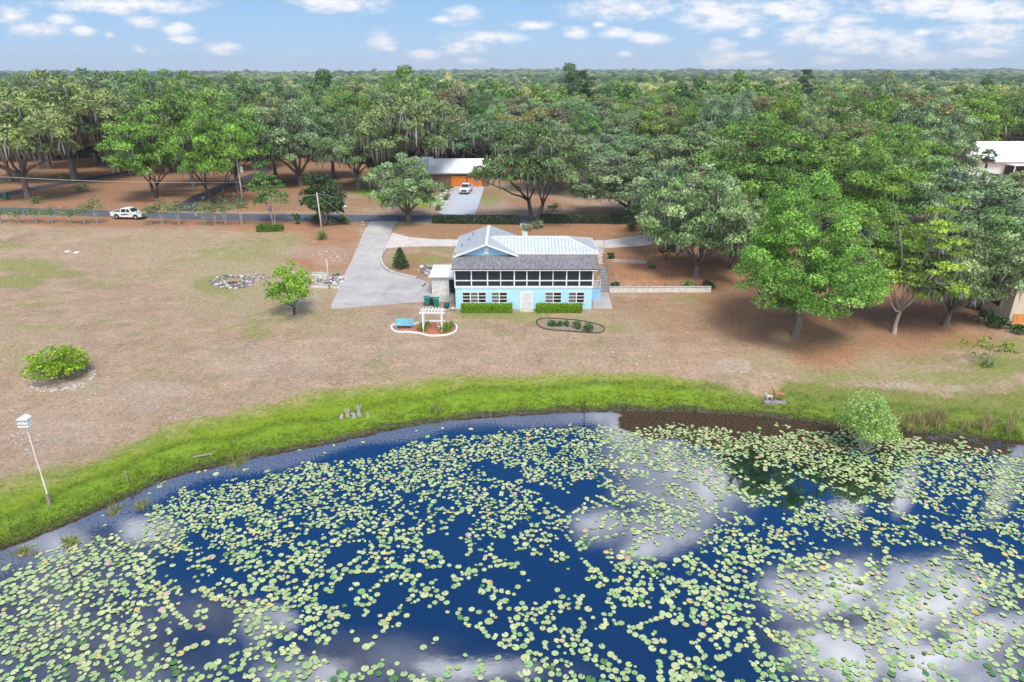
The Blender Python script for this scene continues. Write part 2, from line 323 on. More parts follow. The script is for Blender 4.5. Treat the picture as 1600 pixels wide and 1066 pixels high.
def special_mats():
    # shingles with dark streaks and rows
    m = pmat('grey_shingles', (.175,.17,.175), .9, var=.0); nt = m.node_tree; N = nt.nodes; L = nt.links; b = N['Principled BSDF']
    tc = N.new('ShaderNodeTexCoord'); mp = N.new('ShaderNodeMapping'); mp.inputs['Scale'].default_value = (2.6,.5,1); L.new(tc.outputs['Object'], mp.inputs[0])
    n1 = N.new('ShaderNodeTexNoise'); n1.inputs['Scale'].default_value = 2.2; n1.inputs['Detail'].default_value = 8; n1.inputs['Distortion'].default_value = .8; L.new(mp.outputs[0], n1.inputs['Vector'])
    r = N.new('ShaderNodeValToRGB'); r.color_ramp.elements[0].position = .34; r.color_ramp.elements[0].color = (.13,.13,.14,1); r.color_ramp.elements[1].position = .64; r.color_ramp.elements[1].color = (.27,.26,.27,1)
    L.new(n1.outputs['Fac'], r.inputs[0])
    br = N.new('ShaderNodeTexBrick'); br.inputs['Scale'].default_value = 3.3; br.inputs['Color1'].default_value = (1,1,1,1); br.inputs['Color2'].default_value = (.8,.8,.8,1); br.inputs['Mortar'].default_value = (.55,.55,.55,1); br.inputs['Mortar Size'].default_value = .03
    L.new(tc.outputs['Object'], br.inputs['Vector'])
    mx = N.new('ShaderNodeMix'); mx.data_type = 'RGBA'; mx.blend_type = 'MULTIPLY'; mx.inputs[0].default_value = .3
    L.new(r.outputs[0], mx.inputs[6]); L.new(br.outputs[0], mx.inputs[7]); L.new(mx.outputs[2], b.inputs['Base Color']); M['shingle'] = m
    # brick
    m = pmat('brown_brick', (.2,.12,.08), .9); nt = m.node_tree; N = nt.nodes; L = nt.links; b = N['Principled BSDF']
    tc = N.new('ShaderNodeTexCoord'); mp = N.new('ShaderNodeMapping'); mp.inputs['Rotation'].default_value = (pi/2,0,0); L.new(tc.outputs['Object'], mp.inputs[0])
    br = N.new('ShaderNodeTexBrick'); br.inputs['Scale'].default_value = 2.2; br.inputs['Color1'].default_value = (.20,.10,.06,1); br.inputs['Color2'].default_value = (.34,.22,.15,1); br.inputs['Mortar'].default_value = (.07,.06,.05,1); br.inputs['Mortar Size'].default_value = .03
    L.new(mp.outputs[0], br.inputs['Vector']); L.new(br.outputs[0], b.inputs['Base Color']); M['brick'] = m
    # paved surfaces in world space
    def paved(name, ca, cb, cd, nscale, jl=None):
        m = bpy.data.materials.new(name); m.use_nodes = True; nt = m.node_tree; N = nt.nodes; L = nt.links; b = N['Principled BSDF']; b.inputs['Roughness'].default_value = .9; b.inputs['Specular IOR Level'].default_value = .25
        tc = N.new('ShaderNodeTexCoord'); n1 = N.new('ShaderNodeTexNoise'); n1.inputs['Scale'].default_value = nscale; n1.inputs['Detail'].default_value = 8; n1.inputs['Roughness'].default_value = .62; L.new(tc.outputs['Object'], n1.inputs['Vector'])
        r = N.new('ShaderNodeValToRGB'); r.color_ramp.elements[0].position = .3; r.color_ramp.elements[0].color = ca+(1,); r.color_ramp.elements[1].position = .7; r.color_ramp.elements[1].color = cb+(1,); L.new(n1.outputs['Fac'], r.inputs[0])
        n2 = N.new('ShaderNodeTexNoise'); n2.inputs['Scale'].default_value = nscale*3.1; n2.inputs['Detail'].default_value = 9; n2.inputs['Roughness'].default_value = .8; L.new(tc.outputs['Object'], n2.inputs['Vector'])
        r2 = N.new('ShaderNodeValToRGB'); r2.color_ramp.elements[0].position = .56; r2.color_ramp.elements[0].color = (0,0,0,1); r2.color_ramp.elements[1].position = .72; r2.color_ramp.elements[1].color = (.65,.65,.65,1); L.new(n2.outputs['Fac'], r2.inputs[0])
        mx = N.new('ShaderNodeMix'); mx.data_type = 'RGBA'; L.new(r2.outputs[0], mx.inputs[0]); L.new(r.outputs[0], mx.inputs[6]); mx.inputs[7].default_value = cd+(1,)
        col = mx.outputs[2]
        if jl:
            br = N.new('ShaderNodeTexBrick'); br.offset = 0; br.inputs['Scale'].default_value = 1; br.inputs['Brick Width'].default_value = jl; br.inputs['Row Height'].default_value = jl; br.inputs['Mortar Size'].default_value = .03; br.inputs['Mortar Smooth'].default_value = .3
            br.inputs['Color1'].default_value = (1,1,1,1); br.inputs['Color2'].default_value = (.93,.93,.94,1); br.inputs['Mortar'].default_value = (.62,.6,.58,1)
            mp = N.new('ShaderNodeMapping'); mp.inputs['Rotation'].default_value = (0,0,.22); L.new(tc.outputs['Object'], mp.inputs[0]); L.new(mp.outputs[0], br.inputs['Vector'])
            m2 = N.new('ShaderNodeMix'); m2.data_type = 'RGBA'; m2.blend_type = 'MULTIPLY'; m2.inputs[0].default_value = 1; L.new(col, m2.inputs[6]); L.new(br.outputs[0], m2.inputs[7]); col = m2.outputs[2]
        L.new(col, b.inputs['Base Color']); return m
    M['concrete'] = paved('old_concrete', (.34,.325,.31), (.50,.475,.445), (.21,.19,.17), .35, 4.2)
    M['concrete_new'] = paved('painted_concrete', (.42,.45,.50), (.50,.53,.58), (.36,.37,.40), .3, 5.0)
    M['sandpath'] = paved('sandy_concrete', (.46,.42,.39), (.60,.56,.52), (.33,.29,.25), .6)
    M['asphalt'] = paved('asphalt', (.085,.095,.115), (.12,.13,.15), (.16,.15,.14), .25)
    M['darkasphalt'] = paved('dark_lane_asphalt', (.06,.065,.07), (.09,.09,.10), (.16,.11,.08), .3)  # darker asphalt for the two lanes
special_mats()
# screens of the porch: half see-through mesh
def screen_mat():
    m = bpy.data.materials.new('insect_screen'); m.use_nodes = True; nt = m.node_tree; N = nt.nodes; L = nt.links
    b = N['Principled BSDF']; b.inputs['Base Color'].default_value = (.018,.028,.042,1); b.inputs['Roughness'].default_value = .3
    t = N.new('ShaderNodeBsdfTransparent'); ms = N.new('ShaderNodeMixShader'); ms.inputs[0].default_value = .90
    L.new(b.outputs[0], ms.inputs[2]); L.new(t.outputs[0], ms.inputs[1]); L.new(ms.outputs[0], N['Material Output'].inputs[0]); return m
M['screen'] = screen_mat()
# ------------------------------------------------------------------ terrain
def pt_on(px, py, z):
    d = ray(px, py); t = (z-CAMZ)/d[2]; return d[0]*t, d[1]*t
shore_px = [(0,856),(60,835),(130,805),(200,775),(250,750),(300,735),(360,722),(440,705),(520,690),(600,672),(680,658),(760,650),(840,645),(920,641),(1000,641),
            (1080,643),(1160,648),(1240,655),(1310,664),(1400,672),(1480,680),(1560,687),(1600,692)]
SH = [(-75,-60),(-52,-20),(-42,8),(-37,26)] + [pt_on(x, y, LAKE) for x, y in shore_px] + [(50,44.5),(62,38),(78,24),(95,-5),(110,-60)]
SH = np.array(SH)
_A = SH[:-1]; _AB = SH[1:]-SH[:-1]; _L2 = (_AB**2).sum(1)
def _sd(X, Y):
    dx = X[:, None]-_A[None, :, 0]; dy = Y[:, None]-_A[None, :, 1]; t = np.clip((dx*_AB[:, 0]+dy*_AB[:, 1])/_L2, 0, 1)
    best = np.hypot(dx-t*_AB[:, 0], dy-t*_AB[:, 1]).min(1)
    x1 = SH[:, 0]; y1 = SH[:, 1]; x2 = np.roll(x1, -1); y2 = np.roll(y1, -1); dyy = np.where(y2 == y1, 1e-9, y2-y1)
    c = ((y1 > Y[:, None]) != (y2 > Y[:, None])) & (X[:, None] < (x2-x1)*(Y[:, None]-y1)/dyy+x1)
    return np.where(c.sum(1) % 2 == 1, -best, best)
def sdist(X, Y):
    """distance to the shoreline, positive on land"""
    X = np.atleast_1d(np.asarray(X, float)); Y = np.atleast_1d(np.asarray(Y, float))
    if X.size < 20000: return _sd(X, Y)
    return np.concatenate([_sd(X[k:k+20000], Y[k:k+20000]) for k in range(0, X.size, 20000)])
def sst(a, b, x): t = np.clip((x-a)/(b-a), 0, 1); return t*t*(3-2*t)
def wob(X, Y, f, s): # cheap smooth noise
    return (np.sin(X*f+1.3*s)*np.cos(Y*f*1.13+2.1*s)+np.sin((X*.62+Y*.81)*f*1.7+s)*.6+np.cos((X*.9-Y*.5)*f*2.3+s*3)*.35)/1.95
TX0, TX1, TY0, TY1 = 12.9, 26.5, 83.6, 98.0     # terrace to the right of the blue house
def gz(X, Y):
    X = np.atleast_1d(np.asarray(X, float)); Y = np.atleast_1d(np.asarray(Y, float))
    zY = np.interp(Y, [-100, 30, 50, 58, 66, 76, 84, 92, 100, 108, 113, 121, 160, 250, 420, 700, 1200, 2200, 3200, 8000],
                   [-2.2, -2.1, -1.75, -1.15, -.5, 0, .45, 1.2, 2.2, 3.1, 3.35, 3.4, 3.4, 2.4, -2, -6, -8, -5, -1, -40])
    zY = zY - 9*sst(600, 3000, Y)*sst(0, 1200, -X) - 3*sst(600, 3000, Y)*sst(600, 2000, X)
    d = sdist(X, Y)
    bank = 1-np.exp(-np.maximum(d, 0)/2.2)
    bank = bank*.8 + .2*sst(2.6, 3.4, d+wob(X, Y, .5, 2)*.35)
    z = np.where(d > 0, LAKE+.0+(zY-LAKE)*bank + .02, LAKE-np.minimum(.9, -d*.14))
    z = z + np.where(d > 1, wob(X, Y, .16, 1)*.07*sst(1, 8, d), 0)*(1-sst(70, 74, Y)*(1-sst(92, 96, Y))*sst(-40,-34,X)*(1-sst(14,20,X)))
    far = sst(260, 900, Y)
    z = z + far*(wob(X, Y, .0042, 3)*3.5 + sst(1500, 3000, Y)*wob(X*1.0, Y*.4, .0028, 8)*3.5 + 3.5*sst(700, 2500, Y)*wob(X, Y, .0011, 6)) + sst(300, 500, np.abs(X))*0
    # terrace held by the low wall
    tr = sst(TX0-.2, TX0+.1, X)*(1-sst(TX1-.6, TX1+3.5, X))*sst(TY0+.05, TY0+.45, Y)*(1-sst(90, TY1, Y))
    z = z + .75*tr
    return z
def g1(X, Y): return float(gz(X, Y)[0])
def G(px, py):
    """where the sight line of a photo pixel meets the ground"""
    d = ray(px, py); z = 1.0
    for k in range(14):
        t = (z-CAMZ)/d[2]; t = min(t, 900); zn = g1(d[0]*t, d[1]*t)
        if abs(zn-z) < 1e-4: break
        z = zn if k < 6 else .5*(z+zn)
    return float(d[0]*t), float(d[1]*t), float(zn)
def ztop(Y, py):
    """height of a point at distance Y seen on photo row py"""
    d = ray(800, py); return CAMZ + Y*d[2]/d[1]
def xat(Y, px, py): d = ray(px, py); return Y*d[0]/d[1]
def mpp(X, Y, Z): return (Y*cos(PITCH)+(CAMZ-Z)*sin(PITCH))/F
def proj(X, Y, Z):
    dep = Y*cos(PITCH)-(Z-CAMZ)*sin(PITCH); up = Y*sin(PITCH)+(Z-CAMZ)*cos(PITCH)
    dep = np.maximum(dep, .1); return 800+F*X/dep, 533-F*up/dep

def axis(a, b, step, lo, hi, g=1.22):
    c = list(np.arange(a, b+.001, step)); s = step; x = b
    while x < hi: s *= g; x += s; c.append(x)
    s = step; x = a; pre = []
    while x > lo: s *= g; x -= s; pre.append(x)
    return np.array(pre[::-1]+c)
def grid_mesh(name, xs, ys, zf, mat, attrs=None):
    XX, YY = np.meshgrid(xs, ys); X = XX.ravel(); Y = YY.ravel(); Z = zf(X, Y)
    nx = len(xs); ny = len(ys); i = np.arange(nx*ny).reshape(ny, nx)
    Fc = np.stack([i[:-1, :-1], i[:-1, 1:], i[1:, 1:], i[1:, :-1]], -1).reshape(-1, 4)
    me = new_mesh(name, np.stack([X, Y, Z], 1), Fc, mat, smooth=True)
    if attrs:
        for k, val in attrs(X, Y, Z).items():
            a = me.color_attributes.new(k, 'FLOAT_COLOR', 'POINT'); a.data.foreach_set('color', val.astype(np.float32).ravel())
    return me

def ell(px, py, lst):
    w = np.zeros(px.shape)
    for (x, y, a, b, s) in lst:
        r = np.hypot((px-x)/a, (py-y)/b); w = np.maximum(w, s*(1-sst(.45, 1.25, r)))
    return w
grass_up = [(0,742),(80,716),(160,698),(250,668),(330,642),(420,620),(500,603),(600,588),(700,582),(800,580),(900,575),(1000,577),(1080,585),(1150,600),(1195,604),(1230,588),(1350,600),(1480,606),(1600,600)]
_gp = np.array([G(x, y)[:2] for x, y in grass_up])
def ground_attrs(X, Y, Z):
    d = sdist(X, Y); px, py = proj(X, Y, Z)
    gw = np.interp(X, _gp[:, 0], sdist(_gp[:, 0], _gp[:, 1]))
    grass = 1-sst(gw*.5, gw*1.22, d + wob(X, Y, .35, 4)*.8)
    # dryness inside the strip: greenest in the middle, browner uphill
    dry = sst(.35, .85, d/np.maximum(gw, .5))*.75
    inv = Y < 128
    litter = ell(px, py, [(800,362,230,22,1),(930,390,150,40,.6),(1060,410,150,60,1),(1180,450,110,110,1),(1290,470,150,80,1),(1420,480,160,90,.9),(1290,540,90,45,.8),(1100,500,130,40,.55),(1000,480,100,25,.45),
                          (1520,500,80,60,.6),(505,405,75,28,.75),(520,370,60,30,.7),(640,425,30,40,.8),(200,345,260,14,.9),(450,352,150,14,.9),(700,400,90,16,.4),(1040,345,260,18,1),(1200,390,120,60,.9),(1100,540,90,40,.35)])
    litter = np.where(Y > 118, .85, litter)
    cen = (Y > 116) & (Y < 170) & (X > -34) & (X < 42)
    litter = np.where(cen, .5*sst(-.2,.6,wob(X,Y,.2,3))+.2, litter)
    green = ell(px, py, [(40,415,70,14,.8),(25,440,60,16,.8),(80,428,70,10,.75),(60,470,60,14,.5),(10,385,40,10,.6),(380,395,90,22,.55),(440,378,80,18,.5),(340,445,50,18,.8),(160,445,60,8,.5),(470,405,60,12,.4),(60,700,0.1,0.1,0),
                         (430,500,90,16,.4),(400,520,40,20,.5),(230,545,60,14,.35),(70,515,70,16,.4),(520,490,60,10,.4),(790,492,90,9,.75),(820,500,60,8,.6),(760,486,70,6,.5),(905,492,40,8,.4),(960,515,40,10,.5),(930,510,70,14,.45),
                         (655,405,60,12,.8),(700,390,60,9,.6),(640,312,75,14,1.5),(600,300,55,12,1.3),(680,318,30,8,1.4),(765,312,20,14,.9),(880,297,60,10,.5),(870,312,90,10,.3),(350,548,30,8,.5),
                         (1100,468,80,8,.75),(1030,485,70,10,.45),(1400,530,30,7,.8),(1500,535,60,18,.8),(1560,570,60,22,.9),(1450,560,70,14,.5),(1590,540,40,16,.8),(1330,545,50,14,.35),(1270,585,60,12,.5),(1320,590,100,16,.6),(1500,590,120,16,.7),
                         (660,470,60,6,.3),(280,505,60,10,.3),(20,560,40,40,.35),(340,480,60,14,.3),(20,600,60,40,.2)])
    pale = ell(px, py, [(410,560,150,40,.5),(200,620,160,40,.45),(250,610,80,16,.8),(90,680,100,40,.55),(600,560,120,30,.35),(840,560,160,30,.4),(1145,572,34,14,1.2),(900,540,160,30,.3),(515,400,40,20,.9),(480,395,50,12,.8),
                        (60,400,120,20,.3),(250,410,120,10,.3),(1410,603,40,5,.9),(1490,607,22,6,.8),(500,440,50,20,.5),(700,520,90,26,.25),(470,468,40,16,.9),(90,600,50,20,.7),(690,318,30,18,.8),(640,330,60,5,.7),(760,325,60,16,.55),(1060,300,60,30,.5)])
    tan = ell(px, py, [(420,430,180,60,.9),(380,470,140,40,.6),(300,400,200,50,.5),(460,500,160,30,.5),(980,505,160,26,.6),(1300,560,220,30,.6),(1480,590,160,30,.7),(720,500,120,20,.4),(40,540,120,60,.5),(440,365,120,20,.5),(130,350,200,20,.3)])
    one = np.ones_like(X); far = sst(128, 260, Y)
    litter = np.where(inv | (Y < 260), litter, 0); green = np.where(inv | (Y < 170), green, 0)
    green = np.maximum(green*(1-far), far*.9)
    m1 = np.stack([np.clip(grass, 0, 1), np.clip(litter, 0, 1), np.clip(green, 0, 1.5), one], 1)
    mud = (1-sst(.0, 1.0, d+wob(X, Y, 1.1, 7)*.3))
    rightdull = sst(15, 24, X)
    m2 = np.stack([np.clip(pale*(1-far), 0, 1), np.clip(tan, 0, 1), np.clip(dry+rightdull*.45, 0, 1), mud], 1)
    band = (1-np.abs(np.clip((d-3.0-wob(X, Y, .5, 2)*.35)/.55, -1, 1)))*(grass > .3)
    m3 = np.stack([band, sst(0, 1, (d < 3.0)*1.0), rightdull, one], 1)
    return {'m1': m1, 'm2': m2, 'm3': m3}
def ground_mat():
    m = bpy.data.materials.new('ground'); m.use_nodes = True; nt = m.node_tree; N = nt.nodes; L = nt.links
    b = N['Principled BSDF']; b.inputs['Roughness'].default_value = .95; b.inputs['Specular IOR Level'].default_value = .15
    tc = N.new('ShaderNodeTexCoord')
    def noise(scale, det=6, rough=.65, dist=0, vec=None):
        n = N.new('ShaderNodeTexNoise'); n.inputs['Scale'].default_value = scale; n.inputs['Detail'].default_value = det; n.inputs['Roughness'].default_value = rough; n.inputs['Distortion'].default_value = dist
        L.new(vec or tc.outputs['Object'], n.inputs['Vector']); return n.outputs['Fac']
    def ramp(f, stops):
        r = N.new('ShaderNodeValToRGB'); e = r.color_ramp.elements
        while len(e) > 1: e.remove(e[0])
        e[0].position = stops[0][0]; e[0].color = tuple(stops[0][1])+(1,)
        for p, c in stops[1:]:
            k = e.new(p); k.color = tuple(c)+(1,)
        L.new(f, r.inputs[0]); return r.outputs[0]
    def mix(f, a, c, bl='MIX'):
        n = N.new('ShaderNodeMix'); n.data_type = 'RGBA'; n.blend_type = bl
        for i, w in ((0, f), (6, a), (7, c)):
            if isinstance(w, (int, float)): n.inputs[i].default_value = w
            elif isinstance(w, tuple): n.inputs[i].default_value = w+(1,)
            else: L.new(w, n.inputs[i])
        return n.outputs[2]
    def Mt(op, a, c=None, clamp=False):
        n = N.new('ShaderNodeMath'); n.operation = op; n.use_clamp = clamp
        for i, w in enumerate((a, c)):
            if w is None: continue
            if isinstance(w, (int, float)): n.inputs[i].default_value = w
            else: L.new(w, n.inputs[i])
        return n.outputs[0]
    def th(weight, nz, amp, soft):   # mask whose edge is broken by noise
        s = Mt('ADD', weight, Mt('MULTIPLY', Mt('SUBTRACT', nz, .5), amp))
        mr = N.new('ShaderNodeMapRange'); mr.interpolation_type = 'SMOOTHSTEP'; mr.inputs['From Min'].default_value = .5-soft; mr.inputs['From Max'].default_value = .5+soft; L.new(s, mr.inputs[0]); return mr.outputs[0]
    def attr(n):
        a = N.new('ShaderNodeAttribute'); a.attribute_name = n; s = N.new('ShaderNodeSeparateColor'); L.new(a.outputs['Color'], s.inputs[0]); return s.outputs[0], s.outputs[1], s.outputs[2], a.outputs['Alpha']
    grass, litter, green, _ = attr('m1'); pale, tan, dry, mud = attr('m2'); band, low, rdull, _ = attr('m3')
    mp = N.new('ShaderNodeMapping'); mp.inputs['Rotation'].default_value = (0, 0, .5); mp.inputs['Scale'].default_value = (.45, 1.6, 1); L.new(tc.outputs['Object'], mp.inputs[0])
    big = noise(.09, 6, .6); mid = noise(.5, 7, .7); fine = noise(3.2, 6, .78); vf = noise(9, 3, .8); streak = noise(.35, 7, .65, .6, mp.outputs[0])
    # bare pinkish sand with dead grass
    dirt = mix(ramp(streak, [(.3, (0,0,0)), (.68, (1,1,1))]), (.345,.24,.16), (.48,.35,.24))
    dirt = mix(ramp(mid, [(.46, (0,0,0)), (.66, (1,1,1))]), dirt, (.31,.245,.155))
    dirt = mix(ramp(fine, [(.38, (.7,)*3), (.52, (0,)*3)]), dirt, (.19,.13,.09))
    dirt = mix(ramp(fine, [(.58, (0,)*3), (.72, (.8,)*3)]), dirt, (.47,.38,.31))
    dirt = mix(Mt('MULTIPLY', ramp(noise(.22, 6, .7), [(.52, (0,)*3), (.66, (1,)*3)]), ramp(fine, [(.36, (1,)*3), (.60, (.15,)*3)])), dirt, (.22,.15,.10))
    dirt = mix(ramp(vf, [(.30, (.8,)*3), (.42, (0,)*3)]), dirt, (.17,.11,.075))
    tanc = mix(ramp(fine, [(.35, (0,)*3), (.65, (1,)*3)]), (.235,.185,.095), (.43,.36,.225))
    col = mix(th(tan, mid, 1.5, .3), dirt, tanc)
    olive = mix(ramp(fine, [(.35, (0,)*3), (.65, (1,)*3)]), (.15,.165,.04), (.31,.30,.12))
    col = mix(Mt('MULTIPLY', ramp(big, [(.5, (0,)*3), (.66, (1,)*3)]), ramp(mid, [(.45, (0,)*3), (.6, (.7,)*3)])), col, olive)
    col = mix(Mt('MULTIPLY', th(green, mid, 1.2, .3), .85), col, olive)
    lit = mix(ramp(fine, [(.3, (0,)*3), (.62, (1,)*3)]), (.20,.09,.045), (.42,.22,.12))
    lit = mix(ramp(vf, [(.55, (0,)*3), (.75, (.7,)*3)]), lit, (.40,.26,.17))
    lit = mix(ramp(big, [(.42, (0,)*3), (.62, (.55,)*3)]), lit, (.24,.17,.095))
    col = mix(Mt('MULTIPLY', th(litter, mid, .8, .4), .93), col, lit)
    bright = mix(ramp(fine, [(.3, (0,)*3), (.65, (1,)*3)]), (.10,.19,.013), (.20,.34,.028))
    vg = Mt('SUBTRACT', green, .75, True)
    col = mix(Mt('MULTIPLY', vg, 1.6, True), col, bright)
    # lawn strip by the water
    gy = mix(ramp(mid, [(.3, (0,)*3), (.7, (1,)*3)]), (.14,.235,.012), (.24,.325,.02))
    gdull = mix(ramp(mid, [(.4, (0,)*3), (.6, (1,)*3)]), (.21,.245,.04), (.36,.31,.13))
    gy = mix(th(dry, mid, .9, .45), gy, gdull)
    gy = mix(Mt('MULTIPLY', rdull, .55), gy, (.15,.165,.05))
    gy = mix(ramp(fine, [(.34, (1,)*3), (.54, (0,)*3)]), gy, (.085,.14,.012))
    gy = mix(ramp(vf, [(.52, (0,)*3), (.70, (.45,)*3)]), gy, (.26,.31,.05))
    gy = mix(Mt('MULTIPLY', low, ramp(mid, [(.45, (0,)*3), (.62, (.6,)*3)])), gy, (.16,.30,.03))
    gy = mix(Mt('MULTIPLY', band, ramp(fine, [(.35, (1,)*3), (.65, (.35,)*3)])), gy, (.045,.085,.012))
    col = mix(th(grass, mid, 1.5, .26), col, gy)
    # chips of white limestone
    vo = N.new('ShaderNodeTexVoronoi'); vo.inputs['Scale'].default_value = 1.9; vo.inputs['Randomness'].default_value = 1; L.new(tc.outputs['Object'], vo.inputs['Vector'])
    chip = ramp(vo.outputs['Distance'], [(.10, (1,)*3), (.2, (0,)*3)])
    sel = N.new('ShaderNodeSeparateColor'); L.new(vo.outputs['Color'], sel.inputs[0])
    keep = Mt('LESS_THAN', sel.outputs[0], Mt('ADD', Mt('MULTIPLY', pale, .38), .012))
    col = mix(Mt('MULTIPLY', Mt('MULTIPLY', chip, keep), Mt('SUBTRACT', 1, Mt('MULTIPLY', grass, .93))), col, (.62,.58,.55))
    col = mix(Mt('MULTIPLY', Mt('MULTIPLY', th(pale, mid, 1.4, .2), .35), ramp(vf, [(.45, (0,)*3), (.6, (1,)*3)])), col, (.56,.52,.50))
    col = mix(th(mud, fine, .7, .25), col, mix(ramp(fine, [(.4, (0,)*3), (.6, (1,)*3)]), (.035,.03,.022), (.13,.11,.085)))
    L.new(col, b.inputs['Base Color'])
    bp = N.new('ShaderNodeBump'); bp.inputs['Strength'].default_value = .8; bp.inputs['Distance'].default_value = .12
    L.new(Mt('ADD', fine, Mt('MULTIPLY', mid, 1.2)), bp.inputs['Height']); L.new(bp.outputs[0], b.inputs['Normal'])
    return m
gxs = axis(-95, 85, .55, -4200, 4200); gys = axis(24, 150, .5, -120, 4300)
ground = link('ground', grid_mesh('ground', gxs, gys, gz, ground_mat(), ground_attrs)); tag(ground, kind='structure')

# ------------------------------------------------------------------ lake
def water_mat():
    m = bpy.data.materials.new('lake_water'); m.use_nodes = True; nt = m.node_tree; N = nt.nodes; L = nt.links
    b = N['Principled BSDF']; b.inputs['Base Color'].default_value = (.002,.005,.010,1); b.inputs['Roughness'].default_value = .5; b.inputs['Specular IOR Level'].default_value = 0
    g = N.new('ShaderNodeBsdfGlossy'); g.inputs['Roughness'].default_value = .035; g.inputs[0].default_value = (.95,.97,1,1)
    tc = N.new('ShaderNodeTexCoord')
    n = N.new('ShaderNodeTexNoise'); n.inputs['Scale'].default_value = 2.5; n.inputs['Detail'].default_value = 4; L.new(tc.outputs['Object'], n.inputs['Vector'])
    bp = N.new('ShaderNodeBump'); bp.inputs['Strength'].default_value = .018; bp.inputs['Distance'].default_value = .05; L.new(n.outputs['Fac'], bp.inputs['Height']); L.new(bp.outputs[0], g.inputs['Normal'])
    ms = N.new('ShaderNodeMixShader'); ms.inputs[0].default_value = .28; L.new(b.outputs[0], ms.inputs[1]); L.new(g.outputs[0], ms.inputs[2])
    # floating scum (grey weed film) and brown muck
    a = N.new('ShaderNodeAttribute'); a.attribute_name = 'w'; s = N.new('ShaderNodeSeparateColor'); L.new(a.outputs['Color'], s.inputs[0])
    f1 = N.new('ShaderNodeTexNoise'); f1.inputs['Scale'].default_value = 5; f1.inputs['Detail'].default_value = 6; f1.inputs['Roughness'].default_value = .8; L.new(tc.outputs['Object'], f1.inputs['Vector'])
    f2 = N.new('ShaderNodeTexNoise'); f2.inputs['Scale'].default_value = .9; f2.inputs['Detail'].default_value = 5; L.new(tc.outputs['Object'], f2.inputs['Vector'])
    def th(w, nz, amp, lo, hi):
        q = N.new('ShaderNodeMath'); q.operation = 'MULTIPLY_ADD'; L.new(nz, q.inputs[0]); q.inputs[1].default_value = amp; L.new(w, q.inputs[2])
        mr = N.new('ShaderNodeMapRange'); mr.interpolation_type = 'SMOOTHSTEP'; mr.inputs['From Min'].default_value = lo+amp*.5; mr.inputs['From Max'].default_value = hi+amp*.5; L.new(q.outputs[0], mr.inputs[0]); return mr.outputs[0]
    film = N.new('ShaderNodeBsdfDiffuse'); film.inputs[0].default_value = (.25,.27,.31,1)
    muck = N.new('ShaderNodeBsdfDiffuse')
    r = N.new('ShaderNodeValToRGB'); r.color_ramp.elements[0].position = .38; r.color_ramp.elements[0].color = (.012,.009,.007,1); r.color_ramp.elements[1].position = .64; r.color_ramp.elements[1].color = (.12,.085,.05,1); L.new(f1.outputs['Fac'], r.inputs[0]); L.new(r.outputs[0], muck.inputs[0])
    k = N.new('ShaderNodeMath'); k.operation = 'MULTIPLY'; k.inputs[1].default_value = .4; L.new(th(s.outputs[0], f1.outputs['Fac'], 3.2, .38, .60), k.inputs[0])
    m1 = N.new('ShaderNodeMixShader'); L.new(k.outputs[0], m1.inputs[0]); L.new(ms.outputs[0], m1.inputs[1]); L.new(film.outputs[0], m1.inputs[2])
    m2 = N.new('ShaderNodeMixShader'); L.new(th(s.outputs[1], f2.outputs['Fac'], .9, .4, .6), m2.inputs[0]); L.new(m1.outputs[0], m2.inputs[1]); L.new(muck.outputs[0], m2.inputs[2])
    L.new(m2.outputs[0], N['Material Output'].inputs[0]); return m
def lake_attr(X, Y, Z):
    px, py = proj(X, Y, Z); d = -sdist(X, Y)
    film = (1-sst(1.2, 3.6, d+wob(X, Y, .4, 5)*1.0))*.7*(1-sst(12, 20, X)*.6)
    film = np.maximum(film, ell(px, py, [(150,800,70,30,.7),(60,860,80,30,.6),(960,655,60,14,.7),(1490,690,90,18,.5)])*(Y > 20))
    muck = ell(px, py, [(1050,660,100,32,1.1),(1180,672,150,34,1.2),(1265,680,100,30,1.2),(1400,690,70,16,.8),(1480,700,60,18,.8),(1550,700,60,16,.6)])*(Y > 20)
    muck = np.maximum(muck, (1-sst(.1, .9, d))*.7)
    return {'w': np.stack([film, muck, film*0, film*0+1], 1)}
lake = link('lake', grid_mesh('lake', axis(-50, 60, .7, -130, 130), axis(18, 62, .5, -110, 64), lambda X, Y: X*0+LAKE, water_mat(), lake_attr)); tag(lake, kind='structure')

# ------------------------------------------------------------------ roads and slabs
def ribbon(name, rows, mat, na=6, nl=6, off=.04, parent=None, kind='structure', px=True, skirt=.12):
    """rows: list of (left, right) points, photo pixels on the ground or world x,y"""
    W = []
    for i in range(len(rows)-1):
        for k in range(nl + (i == len(rows)-2)):
            t = k/nl; W.append([tuple(np.array(rows[i][j])*(1-t)+np.array(rows[i+1][j])*t) for j in (0, 1)])
    V = []; 
    for l, r in W:
        if px: l = G(*l)[:2]; r = G(*r)[:2]
        for k in range(na+1):
            q = k/na; V.append((l[0]*(1-q)+r[0]*q, l[1]*(1-q)+r[1]*q))
    V = np.array(V); Z = gz(V[:, 0], V[:, 1])+off; n = na+1; m = len(W)
    P = [tuple(a)+(z,) for a, z in zip(V, Z)]; Fc = [(i*n+j, i*n+j+1, (i+1)*n+j+1, (i+1)*n+j) for i in range(m-1) for j in range(na)]
    rim = [j for j in range(n)] + [i*n+na for i in range(1, m)] + [(m-1)*n+j for j in range(na-1, -1, -1)] + [i*n for i in range(m-2, 0, -1)]
    k0 = len(P); P += [(P[i][0], P[i][1], P[i][2]-skirt-off) for i in rim]
    Fc += [(rim[i], k0+i, k0+(i+1) % len(rim), rim[(i+1) % len(rim)]) for i in range(len(rim))]
    me = new_mesh(name, P, Fc, mat); o = link(name, me, parent)
    if kind: tag(o, kind=kind)
    return o
